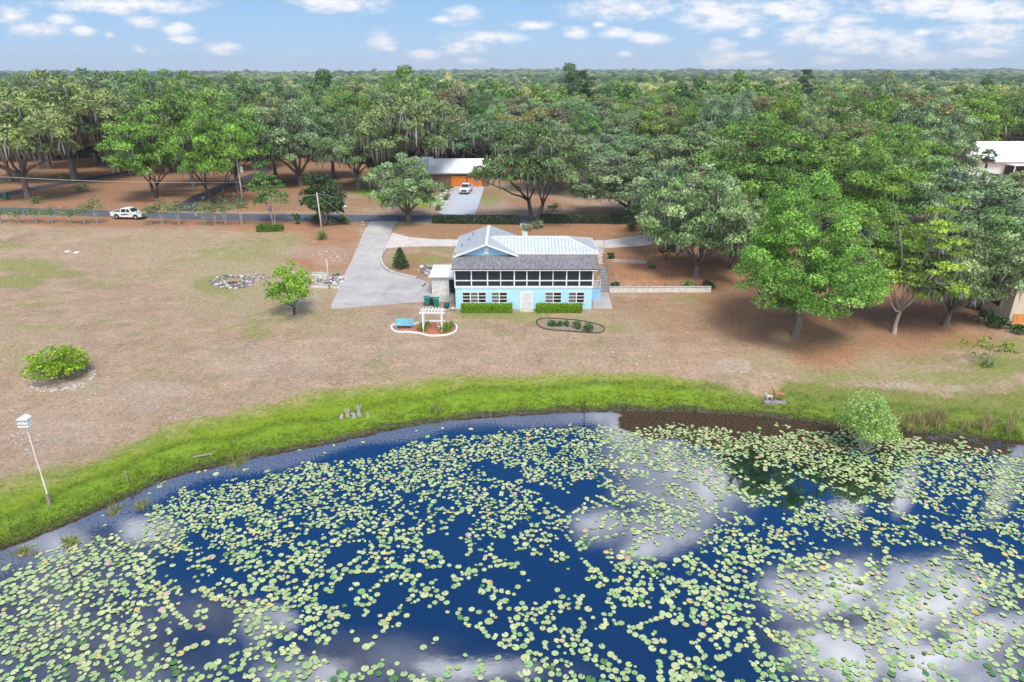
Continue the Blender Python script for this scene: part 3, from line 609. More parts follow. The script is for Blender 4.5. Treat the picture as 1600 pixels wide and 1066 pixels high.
road_c = [(-140,326),(0,329),(100,332),(200,335),(300,338),(400,339.5),(500,340.5),(620,341.5),(760,343),(900,344.5),(1000,345.5),(1080,347),(1180,350),(1300,354)]
rw = [G(x, y) for x, y in road_c]
rows = [((x, y-2.35), (x, y+2.35)) for x, y, z in rw]
rows = [((rows[0][0][0]-60, rows[0][0][1]+4), (rows[0][1][0]-60, rows[0][1][1]+4))]+rows+[((rows[-1][0][0]+60, rows[-1][0][1]-4), (rows[-1][1][0]+60, rows[-1][1][1]-4))]
ribbon('road', rows, M['asphalt'], 6, 14, .05, px=False)
drv = [((579,346.5),(622,346.5)),((572,356),(614,356)),((566,368),(610,368)),((560,384),(603,384)),((552,402),(594,400)),((546,415),(594,411)),((541,424),(602,422)),((537,433),(625,430)),((533,441),(655,436)),((528,452),(672,444)),((525,462),(709,450)),((520,472),(709,461)),((518,477),(709,471)),((517,483),(640,474))]
ribbon('driveway', drv, M['concrete'], 10, 5, .06)
ribbon('upper_drive', [((613,364),(601,388)),((640,371),(640,385.5)),((680,374.5),(680,385)),((730,375),(730,385)),((800,375.5),(800,386)),((880,376),(880,387)),((945,376),(945,388)),((1000,368),(1004,384.5)),((1040,360),(1055,376)),((1060,353),(1082,366)),((1064,350),(1094,351.5))], M['sandpath'], 5, 5, .045)
ribbon('neighbour_driveway', [((710,291),(757,291)),((703,308),(752,308)),((693,322),(747,322)),((684,337),(742,337))], M['concrete_new'], 6, 5, .05)
ribbon('side_patio', [((927,457),(950,457)),((927,483),(957,483))], M['concrete'], 4, 4, .06)
ribbon('lane', [((-60,312),(-60,320)),((0,302.5),(0,309)),((60,290),(60,296)),((110,283),(112,287)),((180,270),(186,273)),((230,262),(238,264))], M['darkasphalt'], 3, 6, .045)
ribbon('far_lane', [((262,329),(300,331)),((300,308),(325,311)),((340,290),(358,293)),((380,276),(395,279)),((420,262),(432,265))], M['darkasphalt'], 3, 6, .045)
ribbon('garden_walk', [((812,347),(822,347)),((815,360),(824,360)),((817,374),(825,374))], M['sandpath'], 2, 4, .04)
# ------------------------------------------------------------------ foliage building
def norm(a): return a/(np.linalg.norm(a, axis=-1, keepdims=True)+1e-9)
def leaf_quads(rg, P, Nn, size, aspect=1.0):
    """irregular quads at P facing Nn"""
    n = len(P); a = norm(np.cross(Nn, rg.normal(size=(n, 3)))); b = np.cross(Nn, a)
    s = size[:, None]*.5
    c = [P + a*s*rg.uniform(.7, 1.3, (n, 1)) + Nn*s*rg.uniform(-.35, .35, (n, 1)), P + b*s*aspect*rg.uniform(.5, 1.0, (n, 1)),
         P - a*s*rg.uniform(.7, 1.3, (n, 1)) + Nn*s*rg.uniform(-.35, .35, (n, 1)), P - b*s*aspect*rg.uniform(.5, 1.0, (n, 1))]
    return np.stack(c, 1).reshape(-1, 3)
def clump_leaves(rg, cen, rad, per, size, flat=.65, low=-.35, jitter=.7, pal=((.06,.12,.02),(.10,.17,.03)), fringe=.25, vspread=.22):
    """cen (k,3), rad (k,), per leaves for unit radius^2 """
    Ps = []; Ns = []; Cs = []; Ss = []; pal = np.array(pal)
    for c, r in zip(cen, rad):
        n = max(8, int(per*r*r)); z = rg.uniform(low, 1, n); th = rg.uniform(0, 2*pi, n); q = np.sqrt(np.maximum(0, 1-z*z))
        d = np.stack([q*np.cos(th), q*np.sin(th), z], 1); lump = 1+.16*np.sin(3*th+c[0]*5)+.12*np.sin(5*th+c[1]*7)
        rr = r*rg.uniform(.62, 1.0, n)**.6*lump; rr = rr*(1+fringe*(rg.random(n) < .12))
        p = c + d*rr[:, None]*np.array([1, 1, flat])
        Ps.append(p); Ns.append(norm(d + rg.normal(size=(n, 3))*jitter + np.array([0, 0, .25]))); Ss.append(size*rg.uniform(.55, 1.35, n))
        t = np.clip(rg.normal(rg.random(), .22, (n, 1)), 0, 1); i = t*(len(pal)-1); i0 = np.floor(i).astype(int).clip(0, len(pal)-2)[:, 0]; f = i-i0[:, None]
        Cs.append((pal[i0]*(1-f)+pal[i0+1]*f)*rg.uniform(1-vspread, 1+vspread, (n, 1))*rg.uniform(.72, 1.26))
    P = np.concatenate(Ps); V = leaf_quads(rg, P, np.concatenate(Ns), np.concatenate(Ss)); Cc = np.repeat(np.concatenate(Cs), 4, 0)
    return V, np.arange(len(V)).reshape(-1, 4), Cc
def crown_centres(rg, n, Rr, z0, z1, dome=.35, lob=.22, inner=.5, seed=0, bottom=-.75):
    out = []; tries = 0; mind = 1.25*Rr/np.sqrt(n)
    while len(out) < n and tries < n*60:
        tries += 1
        d = rg.normal(size=3); d /= np.linalg.norm(d)
        if d[2] < bottom: continue
        az = math.atan2(d[1], d[0]); k = 1+lob*sin(2*az+seed)+lob*.7*sin(3*az+2*seed+d[2]*2)+lob*.5*sin(5*az+seed*3)
        rho = rg.uniform(inner, 1)**.7 if rg.random() < .8 else rg.uniform(.2, inner)
        x = d[0]*rho*Rr*k; y = d[1]*rho*Rr*k
        zz = d[2]*rho*(1 if d[2] > 0 else .8)*(1+lob*.6*sin(3*az+seed*2)); zc = z0+(z1-z0)*dome
        z = zc + (zz*(z1-zc) if zz > 0 else zz*(zc-z0))
        p = np.array([x, y, z])
        if all(np.linalg.norm(p-o) > mind*.62 for o in out) or tries > n*40: out.append(p)
    return np.array(out)
def skeleton(rg, cen, H, tr, fork, nprim=7, stems=1, lean=(0, 0), wiggle=.5, thin=.035):
    mb = MB(); cen = np.array(cen); k = min(nprim, len(cen))
    prim = [cen[int(rg.integers(len(cen)))]]
    while len(prim) < k:
        dd = np.min([np.linalg.norm(cen-p, axis=1) for p in prim], 0); prim.append(cen[int(np.argmax(dd*rg.uniform(.8, 1, len(cen))))])
    tops = []
    for s_ in range(stems):
        a = 2*pi*s_/stems+rg.random(); o = np.array([cos(a), sin(a), 0])*(tr*1.1 if stems > 1 else 0)
        top = np.array([lean[0], lean[1], fork])+o*3.0; r = tr*(1 if stems == 1 else .62)
        mid = (top*.45+o*.5)+np.array([rg.normal()*.12, rg.normal()*.12, 0])*wiggle; mid[2] = fork*.5
        base = o*.8
        mb.tube([base+(0, 0, -.3), base+(0, 0, .05), base*1.05+mid*.18*np.array([1,1,1]), mid, top], [r*1.7, r*1.45, r*1.08, r*.92, r*.8], 8); tops.append((top, r*.8))
    paths = []
    for p in prim:
        t, r = tops[int(np.argmin([np.hypot(*(p-tt[0])[:2]) for tt in tops]))]
        q = p*.92; pts = []
        c1 = t+(q-t)*np.array([.35, .35, .55])+rg.normal(size=3)*wiggle*.6
        for i in range(6):
            u = i/5; pts.append((1-u)**2*t+2*u*(1-u)*c1+u*u*q+(rg.normal(size=3)*wiggle*.22 if 0 < i < 5 else 0))
        rr = r*.62; mb.tube(pts, [rr*(1-.8*i/5) for i in range(6)], 6); paths.append((pts, rr))
    for c in cen:
        best = None
        for pts, rr in paths:
            for i in range(1, 6):
                d = np.linalg.norm(c-pts[i]) + max(0, pts[i][2]-c[2])*.7
                if best is None or d < best[0]: best = (d, pts[i], rr*(1-.8*i/5))
        d, s0, r0 = best
        if d > .3:
            m_ = (s0+c)/2+rg.normal(size=3)*.12*d; r0 = min(r0, thin*2+.02*d); mb.tube([s0, m_, c], [r0, r0*.6, thin*.6], 4, False)
    return mb
def moss_strips(rg, cen, rad, n, lmax, flat=.65, w=(.10, .32)):
    V = []; Fc = []; Cc = []
    pr = rad/ rad.sum(); idx = rg.choice(len(cen), n, p=pr)
    for i in idx:
        c = cen[i]; r = rad[i]; a = rg.uniform(0, 2*pi); q = r*math.sqrt(rg.random())*1.02
        p = c+np.array([q*cos(a), q*sin(a), -r*flat*rg.uniform(-.3, .6)]); Ln = rg.uniform(.35, 1)**1.5*lmax; ww = rg.uniform(*w)
        yaw = rg.uniform(0, pi); u = np.array([cos(yaw), sin(yaw), 0])*ww/2; dr = rg.normal(size=2)*.08
        b = len(V); col = np.array([.36, .34, .32])*rg.uniform(.6, 1.25)
        for k, wk in enumerate((.7, 1.0, .6, .12)):
            o = p+np.array([dr[0]*k, dr[1]*k, -Ln*k/3]); V += [o-u*wk, o+u*wk]; Cc += [col, col]
        Fc += [(b+2*k, b+2*k+1, b+2*k+3, b+2*k+2) for k in range(3)]
    return np.array(V), np.array(Fc), np.array(Cc)

def proto(name, seed, H=15, Rr=7, cb=5, n=70, rc=(1.1, 1.9), per=60, size=.55, flat=.6, pal=None, moss=0, mlen=2.5, tr=.42, fork=None, nprim=7, stems=1, bark='bark',
          dome=.35, lob=.2, mat='leaf', lean=(0, 0), inner=.5, low=-.35, jitter=.7, wiggle=.5, bottom=-.75, thin=.035, build=True, vspread=.22, mossw=(.10,.32)):
    rg = np.random.default_rng(seed); cen = crown_centres(rg, n, Rr-rc[0]*.6, cb+rc[0]*.4, H-rc[0]*.4, dome, lob, inner, seed, bottom)
    cen[:, 0] += lean[0]*1.3; cen[:, 1] += lean[1]*1.3
    rad = rg.uniform(rc[0], rc[1], len(cen)); fork = fork or max(1.2, cb*.75)
    V, Fc, Cc = clump_leaves(rg, cen, rad, per, size, flat, low, jitter, pal, vspread=vspread)
    d = {'crown': new_mesh('crown', V, Fc, M[mat], Cc)}
    mb = skeleton(rg, cen, H, tr, fork, nprim, stems, lean, wiggle, thin)
    me = bpy.data.meshes.new('trunk'); me.from_pydata([tuple(map(float, p)) for p in mb.v], [], mb.f); me.update(); me.materials.append(M[bark])
    me.polygons.foreach_set('use_smooth', np.ones(len(me.polygons), dtype=bool)); d['trunk'] = me
    if moss:
        V, Fc, Cc = moss_strips(rg, cen, rad, moss, mlen, flat, mossw); d['moss'] = new_mesh('hanging_moss', V, Fc, M['moss'], Cc)
    d['H'] = H; d['R'] = Rr; return d
def plant(pr, name, x, y, H, Rr, label, cat='tree', group=None, rz=None, z=None, ry=None):
    z = g1(x, y) if z is None else z
    o = thing(name, (x, y, z-.05), label, cat, group, rng.uniform(0, 2*pi) if rz is None else rz, (Rr/pr['R'], (ry or Rr)/pr['R'], H/pr['H']))
    for k, nm in (('trunk', 'trunk'), ('crown', 'crown'), ('moss', 'hanging_moss')):
        if k in pr:
            c_ = link(nm, pr[k], o)
            if k == 'moss': c_['kind'] = 'stuff'
    return o
GRN = ((.10,.19,.055),(.17,.29,.08),(.26,.39,.12))
OLV = ((.13,.20,.085),(.21,.29,.13),(.31,.39,.19))
GRY = ((.14,.215,.10),(.23,.32,.155),(.34,.44,.23))
DRK = ((.04,.085,.028),(.065,.12,.038),(.09,.16,.05))
BRT = ((.12,.24,.045),(.18,.32,.06),(.26,.42,.09))
LIM = ((.13,.22,.03),(.19,.30,.04),(.27,.38,.06))
BRN = ((.18,.19,.09),(.26,.26,.13),(.34,.34,.18))
GRN2 = ((.12,.22,.045),(.18,.31,.06),(.27,.42,.09))
P = {}
P['oakA'] = proto('oakA', 11, 17, 9, 5, 95, (1.1, 2.3), 105, .42, .55, OLV, 900, 2.8, .55, None, 8, lob=.28)
P['oakB'] = proto('oakB', 12, 17, 8.5, 4, 92, (1.1, 2.2), 105, .42, .55, GRN, 380, 2.2, .5, None, 8, lob=.25)
P['oakC'] = proto('oakC', 13, 16, 8, 2.4, 105, (1.0, 1.9), 110, .40, .6, GRY, 620, 2.0, .66, None, 8, lob=.28)
P['oakD'] = proto('oakD', 14, 15, 7, 3.2, 70, (.9, 1.8), 120, .38, .6, BRT, 260, 1.8, .5, None, 7, lob=.3, stems=2, bark='darkbark')
P['oakE'] = proto('oakE', 15, 17, 6.5, 5, 85, (1.0, 1.8), 105, .4, .6, BRN, 500, 2.2, .36, None, 7, lob=.22)
P['oakF'] = proto('oakF', 16, 14, 8, 2, 115, (1.0, 1.8), 110, .38, .65, GRN2, 150, 1.8, .4, None, 7, lob=.22, dome=.25)
P['oakG'] = proto('oakG', 18, 15, 8, 4.0, 85, (1.0, 1.9), 110, .4, .55, ((.10,.18,.05),(.15,.235,.075),(.21,.29,.12)), 420, 1.8, .62, None, 8, lob=.32, stems=2, bark='darkbark')
P['pine'] = proto('pine', 17, 20, 4.5, 8, 45, (.9, 1.5), 62, .5, .5, DRK, 0, 1, .32, 7, 10, lob=.3)
P['lowA'] = proto('lowA', 21, 15, 7, 2, 30, (1.6, 2.8), 50, .75, .65, GRN, 0, 1, .4, None, 4, mat='leaffar')
P['lowB'] = proto('lowB', 22, 16, 6.5, 2, 28, (1.6, 2.6), 50, .75, .65, ((.20,.25,.12),(.28,.33,.17),(.36,.40,.22)), 0, 1, .4, None, 4, mat='leaffar')
P['lowC'] = proto('lowC', 23, 18, 6, 2, 28, (1.5, 2.5), 50, .7, .7, DRK, 0, 1, .4, None, 4, mat='leaffar')

# ---------------- the trees one can tell apart
def at_px(px, py): return G(px, py)
def named(pr, name, px, base, top, left, right, label, cat='tree', Y=None, group=None, rz=None, ry=None):
    """tree whose foot shows at (px,base) on the ground, or hidden at distance Y"""
    if Y is None: x, y, z = G(px, base)
    else: y = Y; x = xat(Y, px, 300); z = g1(x, y)
    H = ztop(y, top)-z; w = (right-left)/2*mpp(x, y, z+H*.5)
    return plant(P[pr], name, x, y, H, w, label, cat, group, rz, z, ry)
x, y, z = G(1243, 526)
P['maple'] = proto('maple', 31, 15.8, 8.3, 2.2, 330, (.55, 1.3), 210, .23, .7, ((.12,.27,.045),(.20,.41,.065),(.32,.56,.11)), 0, 1, .42, 3.2, 11, bark='bark', mat='leafhero', lob=.24, dome=.34, inner=.55, jitter=.85, bottom=-.9, thin=.02, lean=(.35, .4), vspread=.3)
plant(P['maple'], 'maple_tree', x, y, ztop(y, 291)-z, 7.8, 'big bright green leafy tree with a pale trunk right of the blue house', rz=.4)
x, y, z = G(459, 492)
P['small'] = proto('small', 32, 5.0, 2.7, 1.1, 75, (.35, .65), 200, .22, .8, ((.16,.32,.03),(.25,.46,.05),(.38,.58,.08)), 0, 1, .13, 1.0, 6, stems=2, mat='leafhero', bark='darkbark', lob=.2, thin=.02, jitter=.9, wiggle=.2)
plant(P['small'], 'small_tree', x, y, ztop(y, 412)-z, 2.85, 'small bright green tree with two dark stems left of the driveway', rz=1)
x, y, z = G(93, 592)
P['dome'] = proto('dome', 33, 3.6, 2.6, .5, 90, (.4, .62), 170, .22, .75, ((.16,.30,.014),(.26,.44,.025),(.37,.54,.045)), 0, 1, .12, .6, 7, stems=3, mat='leafhero', lob=.06, thin=.02, dome=.2, jitter=.8, wiggle=.1, inner=.65)
plant(P['dome'], 'rounded_bush', x, y, ztop(y, 541)-z, 2.75, 'round lime green bush inside a ring of pale stones on the field', 'bush', rz=1)
x, y, z = G(1397, 521)
P['lichen'] = proto('lichen', 34, 15.5, 6.0, 1.5, 80, (.8, 1.6), 135, .30, .32, ((.17,.27,.06),(.27,.42,.06),(.41,.57,.09)), 420, 1.6, .25, 2.4, 10, bark='palebark', mat='leafhero', lob=.35, dome=.4, inner=.5, thin=.04, wiggle=1.0, lean=(.6, .5), low=-.2, bottom=-.8)
plant(P['lichen'], 'layered_tree', x, y, ztop(y, 292)-z, 5.3, 'straggly tree in flat yellow green layers right of the big bright leafy tree', rz=.2)
x, y, z = G(1543, 574)
P['sapling'] = proto('sapling', 35, 3.0, 2.0, 1.0, 30, (.22, .4), 130, .2, .6, ((.14,.22,.02),(.26,.34,.03)), 0, 1, .07, .9, 8, stems=2, mat='leafhero', bark='palebark', lob=.3, thin=.018, wiggle=.3)
o = plant(P['sapling'], 'sapling', x, y, ztop(y, 528)-z+.3, 2.3, 'thin sparse sapling with yellow green leaves on the far right lawn', rz=1)
rg = np.random.default_rng(5); cc = np.array([[.25, -.1, .25], [-.1, .1, .3], [.1, .2, .35]]); V, Fc, Cc = clump_leaves(rg, cc, np.array([.4, .35, .3]), 300, .2, .8, -.4, .8, BRT); link('base_shoots', new_mesh('base_shoots', V, Fc, M['leafhero'], Cc), o)
# cypress bush standing in the water
x, y = pt_on(1348, 704, LAKE)
P['cyp'] = proto('cyp', 36, 5.2, 2.4, .9, 120, (.45, .75), 190, .15, .9, ((.24,.40,.09),(.36,.56,.15),(.48,.66,.22)), 0, 1, .12, .5, 16, stems=4, mat='leafhero', bark='palebark', lob=.08, thin=.022, dome=.35, jitter=1.0, wiggle=.25, inner=.35, bottom=-.9)
plant(P['cyp'], 'waterside_shrub', x, y, (ztop(y, 616)-LAKE), 2.5, 'feathery pale green shrub with bare grey lower twigs standing in the lake', 'shrub', rz=.3, z=LAKE)

spec = [ # proto, name, px, base, top, left, right, label, Y
 ('oakC','oak_tree',638,347,236,596,704,'oak with a thick forked trunk beside the road at the top of the driveway',None),
 ('oakA','oak_tree',640,0,128,560,724,'very tall moss hung oak behind the fenced yard left of the white roofed house',139),
 ('oakA','oak_tree',676,0,165,632,718,'tall mossy oak rising behind the left end of the brick house',162),
 ('oakB','oak_tree',596,0,212,556,640,'mid green oak behind the thick forked roadside oak',150),
 ('oakG','oak_tree',833,348,185,752,902,'oak with a forked trunk between the two dark hedges behind the blue house',None),
 ('oakC','oak_tree',985,338,236,900,1058,'low spreading oak beyond the road above the right end of the long hedge',None),
 ('oakC','oak_tree',1046,386,238,990,1130,'leaning oak beside the upper drive over a dark bush',None),
 ('oakC','oak_tree',1088,432,262,1050,1196,'grey green oak at the right end of the low white wall',None),
 ('oakD','oak_tree',243,309,172,182,302,'bright green oak with a split trunk beyond the white truck on the road',None),
 ('oakD','oak_tree',340,318,166,286,396,'bright green oak with several spreading stems by the fork of the far lane',None),
 ('oakA','oak_tree',45,311,140,-50,112,'big oak with a leaning trunk beside the lane at the left edge',None),
 ('oakA','oak_tree',118,283,106,60,235,'tall oak thick with grey moss over the left lane',None),
 ('oakA','oak_tree',172,261,104,120,260,'tall mossy oak deeper in the left clearing',None),
 ('oakB','oak_tree',303,293,112,250,360,'slim trunked oak behind the two bright green oaks',None),
 ('oakB','oak_tree',372,300,150,330,440,'dark green oak behind the pole with the transformer',None),
 ('oakC','oak_tree',470,290,150,400,520,'broad oak leaning over the brown yard left of the wooden gate',None),
 ('oakA','oak_tree',560,0,185,500,610,'moss draped oak hanging over the dark evergreen tree by the road',141),
 ('oakA','oak_tree',762,0,170,700,815,'mossy oak overhanging the white roof of the orange door garage',160),
 ('oakA','oak_tree',868,300,190,810,960,'mossy oak with a straight trunk in the bare yard behind the long hedge',None),
 ('oakA','oak_tree',960,0,200,900,1040,'grey mossy oak in front of the pale roof behind the long hedge',150),
 ('oakA','oak_tree',1075,0,195,1010,1140,'grey mossy oak behind the leaning oak by the upper drive',140),
 ('oakF','oak_tree',1200,0,186,1100,1285,'wide dense green oak behind the big bright leafy tree on its left',116),
 ('oakF','oak_tree',1345,0,207,1262,1408,'tall rounded yellow green oak rising behind the big bright leafy tree',104),
 ('oakF','oak_tree',1225,0,252,1180,1275,'lower rounded green oak just left behind the big bright leafy tree',99),
 ('oakC','oak_tree',1480,0,252,1400,1560,'pale grey green oak between the tall rounded oak and the metal roofed house',104),
 ('oakC','oak_tree',1575,0,280,1490,1680,'large grey green oak over the cream house at the right edge',92),
 ('oakB','oak_tree',1540,470,330,1480,1640,'dark oak leaning in front of the cream house at the right edge',None),
 ('oakC','oak_tree',1532,0,338,1468,1612,'oak whose hanging branches cover the wall of the cream house',71.5),
 ('oakF','oak_tree',1390,0,310,1345,1480,'shaded oak behind the straggly layered tree',88),
 ('oakC','oak_tree',1160,0,300,1110,1215,'shaded oak behind the big bright leafy tree, nearest the right hand wall',90),
 ('oakA','oak_tree',432,284,140,385,485,'mossy oak at the back of the brown yard left of the wooden gate',None),
 ('oakB','oak_tree',522,277,150,470,575,'dark green oak closing the back of the brown yard beside the wooden gate',None),
 ('oakB','oak_tree',398,266,120,345,450,'tall oak deep behind the pole with the transformer',None),
 ('oakA','oak_tree',205,253,110,150,265,'mossy oak at the end of the left lane',None),
 ('oakA','oak_tree',78,264,112,20,135,'mossy oak deep behind the leaning oak at the left edge',None),
 ('oakB','oak_tree',18,284,125,-40,70,'dark mossy oak at the left edge behind the lane',None),
 ('oakA','oak_tree',262,272,115,205,320,'shaded mossy oak behind the first bright green oak',None),
 ('oakC','oak_tree',1590,0,262,1530,1650,'pale oak just below the porch of the metal roofed house',112),
 ('pine','evergreen_tree',1232,0,110,1208,1252,'tall dark crowned tree standing above the woods left of the right hand ridge',300),
 ('pine','evergreen_tree',905,0,112,880,928,'tall dark pointed tree standing above the woods in the middle distance',330)]
for s_ in spec:
    named(s_[0], s_[1], s_[2], s_[3], s_[4], s_[5], s_[6], s_[7], Y=s_[8])
x, y, z = G(508, 349)
P['everg'] = proto('everg', 41, 9, 3.4, .6, 75, (.7, 1.1), 120, .36, .9, DRK, 60, 1.0, .16, 1.6, 8, stems=4, mat='leafhero', bark='palebark', lob=.1, dome=.4)
plant(P['everg'], 'evergreen_tree', x, y, ztop(y, 262)-z, 3.7, 'dense dark evergreen tree with pale stems across the road from the driveway', rz=0)
x, y, z = G(428, 352)
P['myr'] = proto('myr', 42, 9.5, 3.4, 2.2, 34, (.6, 1.1), 75, .32, .42, ((.08,.18,.035),(.12,.25,.05),(.17,.31,.08)), 0, 1, .16, 2.2, 9, stems=3, mat='leafhero', bark='palebark', lob=.3, thin=.03, inner=.5)
plant(P['myr'], 'open_tree', x, y, ztop(y, 252)-z, 3.5, 'airy light green tree in open layers beside the road left of the pole', rz=0)
# row of bare-legged myrtles along the road
P['row'] = proto('row', 43, 3.6, 1.7, 1.4, 24, (.35, .65), 62, .24, .6, ((.12,.19,.07),(.18,.27,.10),(.26,.35,.14)), 0, 1, .085, 1.5, 7, stems=3, mat='leafhero', bark='palebark', lob=.25, thin=.02, wiggle=.3)
for i, (px_, h_) in enumerate([(2,1.7),(30,1.5),(56,1.8),(82,1.9),(112,1.7),(132,2.2),(152,3.6),(236,2.4),(254,3.4),(280,3.3),(320,3.4),(337,3.0),(353,3.6),(378,4.2)]):
    x, y, z = G(px_, 348+.012*px_); plant(P['row'], 'crepe_myrtle', x, y, h_+1.0, 1.5+.3*rng.random(), 'thin legged small tree in the row along the near side of the road', group='small trees in a row along the near side of the road')

# ---------------- the woods: every tree its own thing
kinds = {'oakA': ('oak_tree', 'grey green oak hung with moss'), 'oakB': ('oak_tree', 'mid green oak with some moss'), 'oakC': ('oak_tree', 'pale grey green oak'), 'oakD': ('oak_tree', 'bright green oak'),
         'oakE': ('oak_tree', 'thin brownish olive oak'), 'oakF': ('oak_tree', 'dense green low branched oak'), 'pine': ('pine_tree', 'tall dark narrow evergreen'),
         'lowA': ('oak_tree', 'far green tree'), 'lowB': ('oak_tree', 'far pale tree'), 'lowC': ('oak_tree', 'far dark tree')}
def blocked(x, y):
    px, py = proj(x, y, 3.4)
    if x < -20 and y < 180 + 8*sin(x*.08): return True
    if -34 < x < 44 and y < 172: return True
    if -52 < x < -30 and y < 200 and False: return True
    if x >= 44 and y < 112: return True
    if 22 < x < 44 and y < 150: return True
    if x > 70 and 112 < y < 186 and x > .66*(y-112)+70 - .35*max(0, y-150): return True
    return False
cand = []
yy = 110.0
while yy < 390:
    sp = 11.0+max(0, yy-150)*.022; half = yy*.80+14; xx = -half
    while xx < half:
        x = xx+rng.uniform(-.38, .38)*sp; y = yy+rng.uniform(-.42, .42)*sp
        if not blocked(x, y): cand.append((x, y))
        xx += sp
    yy += sp*.86
cand.sort(key=lambda p: p[1])
near = cand[:258]; rest = cand[258:]; YC = near[-1][1]
def pick(x, y):
    t = wob(np.array([x]), np.array([y]), .03, 11)[0]; r = rng.random()
    if x < -20: w = [('oakA', .42), ('oakB', .33), ('oakC', .12), ('oakD', .08), ('oakE', .03), ('pine', .02)]
    elif x < 45: w = [('oakA', .36), ('oakB', .17), ('oakC', .20), ('oakD', .10), ('oakE', .12), ('oakF', .05)]
    else: w = [('oakA', .12), ('oakB', .16), ('oakC', .20), ('oakD', .08), ('oakE', .26), ('oakF', .18)]
    if y > 260: w = [('lowA', .3), ('oakE', .2), ('lowB', .25), ('oakC', .15), ('lowC', .1)]
    s_ = 0
    for k, v in w:
        s_ += v
        if r < s_: return k
    return w[0][0]
for (x, y) in near:
    k = pick(x, y); zone = 'in the left woods' if x < -25*y/150 else ('in the middle woods behind the houses' if x < 42*y/150 else 'in the right woods')
    z = g1(x, y)
    Ht = rng.uniform(13, 19) + (rng.uniform(2.5, 4.5) if x < -12 and y < 330 else 0)
    if x > 44 and y < 150: Ht = rng.uniform(10.5, 13.5)
    if x > 80 and y < 125: Ht = rng.uniform(7.5, 9)
    if -12 < x < 44: Ht = rng.uniform(12.5, 17) if y > 200 else rng.uniform(12.5, 15.5)
    if y > 250 and x > -12: Ht -= .5
    Rr = rng.uniform(5.4, 9.2)*(.62 if k == 'pine' else 1)
    plant(P[k], kinds[k][0], x, y, Ht*(1.12 if k == 'pine' else 1), Rr, kinds[k][1]+' '+zone, group=kinds[k][1].replace('oak', 'oaks').replace('tree', 'trees').replace('evergreen', 'evergreens')+' '+zone, z=z)
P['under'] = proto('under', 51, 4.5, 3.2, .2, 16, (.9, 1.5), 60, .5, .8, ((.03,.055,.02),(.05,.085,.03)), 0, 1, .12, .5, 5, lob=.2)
xx = -190.0
while xx < 60:
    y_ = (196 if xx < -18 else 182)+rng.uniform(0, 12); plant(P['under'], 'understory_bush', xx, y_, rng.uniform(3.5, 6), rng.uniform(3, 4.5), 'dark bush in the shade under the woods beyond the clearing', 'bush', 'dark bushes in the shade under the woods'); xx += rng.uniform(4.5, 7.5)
for k, px_ in (('lowA', 500), ('lowB', 900), ('lowC', 1150)):
    x = xat(300, px_, 120); plant(P[k], kinds[k][0], x, 300, 15, 7.5, kinds[k][1]+' in the middle distance', group=kinds[k][1]+' standing in the middle distance')
# ---------------- the far-off wood, one mass
fx = []; fy = []
for p in rest: fx.append(p[0]); fy.append(p[1])
yy = 392.0
while yy < 3900:
    sp = 12.5+(yy-390)*.011; half = yy*.84+30; nx = int(2*half/sp)
    xs_ = -half+(np.arange(nx)+rng.uniform(.1, .9, nx))*sp; ys_ = yy+rng.uniform(-.5, .5, nx)*sp
    fx += list(xs_); fy += list(ys_); yy += sp*.85
fx = np.array(fx); fy = np.array(fy); fz = gz(fx, fy)
me = bpy.data.meshes.new('far_woods'); me.vertices.add(len(fx)); me.vertices.foreach_set('co', np.stack([fx, fy, fz], 1).astype(np.float32).ravel()); me.update()
sp = 12.5+np.maximum(0, fy-390)*.011
at = me.attributes.new('sc', 'FLOAT_VECTOR', 'POINT'); hs = rng.uniform(.7, 1.2, len(fx))*np.where(rng.random(len(fx)) < .06, 1.3, 1)*(1+.12*wob(fx, fy, .006, 5)); ws = sp/12.5*rng.uniform(.95, 1.25, len(fx))
at.data.foreach_set('vector', np.stack([ws, ws, hs], 1).astype(np.float32).ravel())
w_ = .7*wob(fx, fy, .012, 9)+1.2*wob(fx, fy*2.2, .0035, 4)+rng.normal(size=len(fx))*.35
at = me.attributes.new('idx', 'INT', 'POINT'); at.data.foreach_set('value', np.where(w_ > .75, 2, np.where(w_ > -.15, 0, 1)).astype(np.int32))
at = me.attributes.new('rot', 'FLOAT_VECTOR', 'POINT'); at.data.foreach_set('vector', np.stack([fx*0, fx*0, rng.uniform(0, 6.28, len(fx))], 1).astype(np.float32).ravel())
fw = link('far_woods', me); tag(fw, 'hazy mass of treetops filling the distance up to the horizon', 'woods', kind='stuff')
srcs = []
for k, nm in (('lowA', 'far green tree'), ('lowB', 'far pale tree'), ('lowC', 'far dark tree')):
    so = [o for o in bpy.data.objects if o.type == 'MESH' and o.data == P[k]['crown']]
    srcs.append(so[0] if so else None)
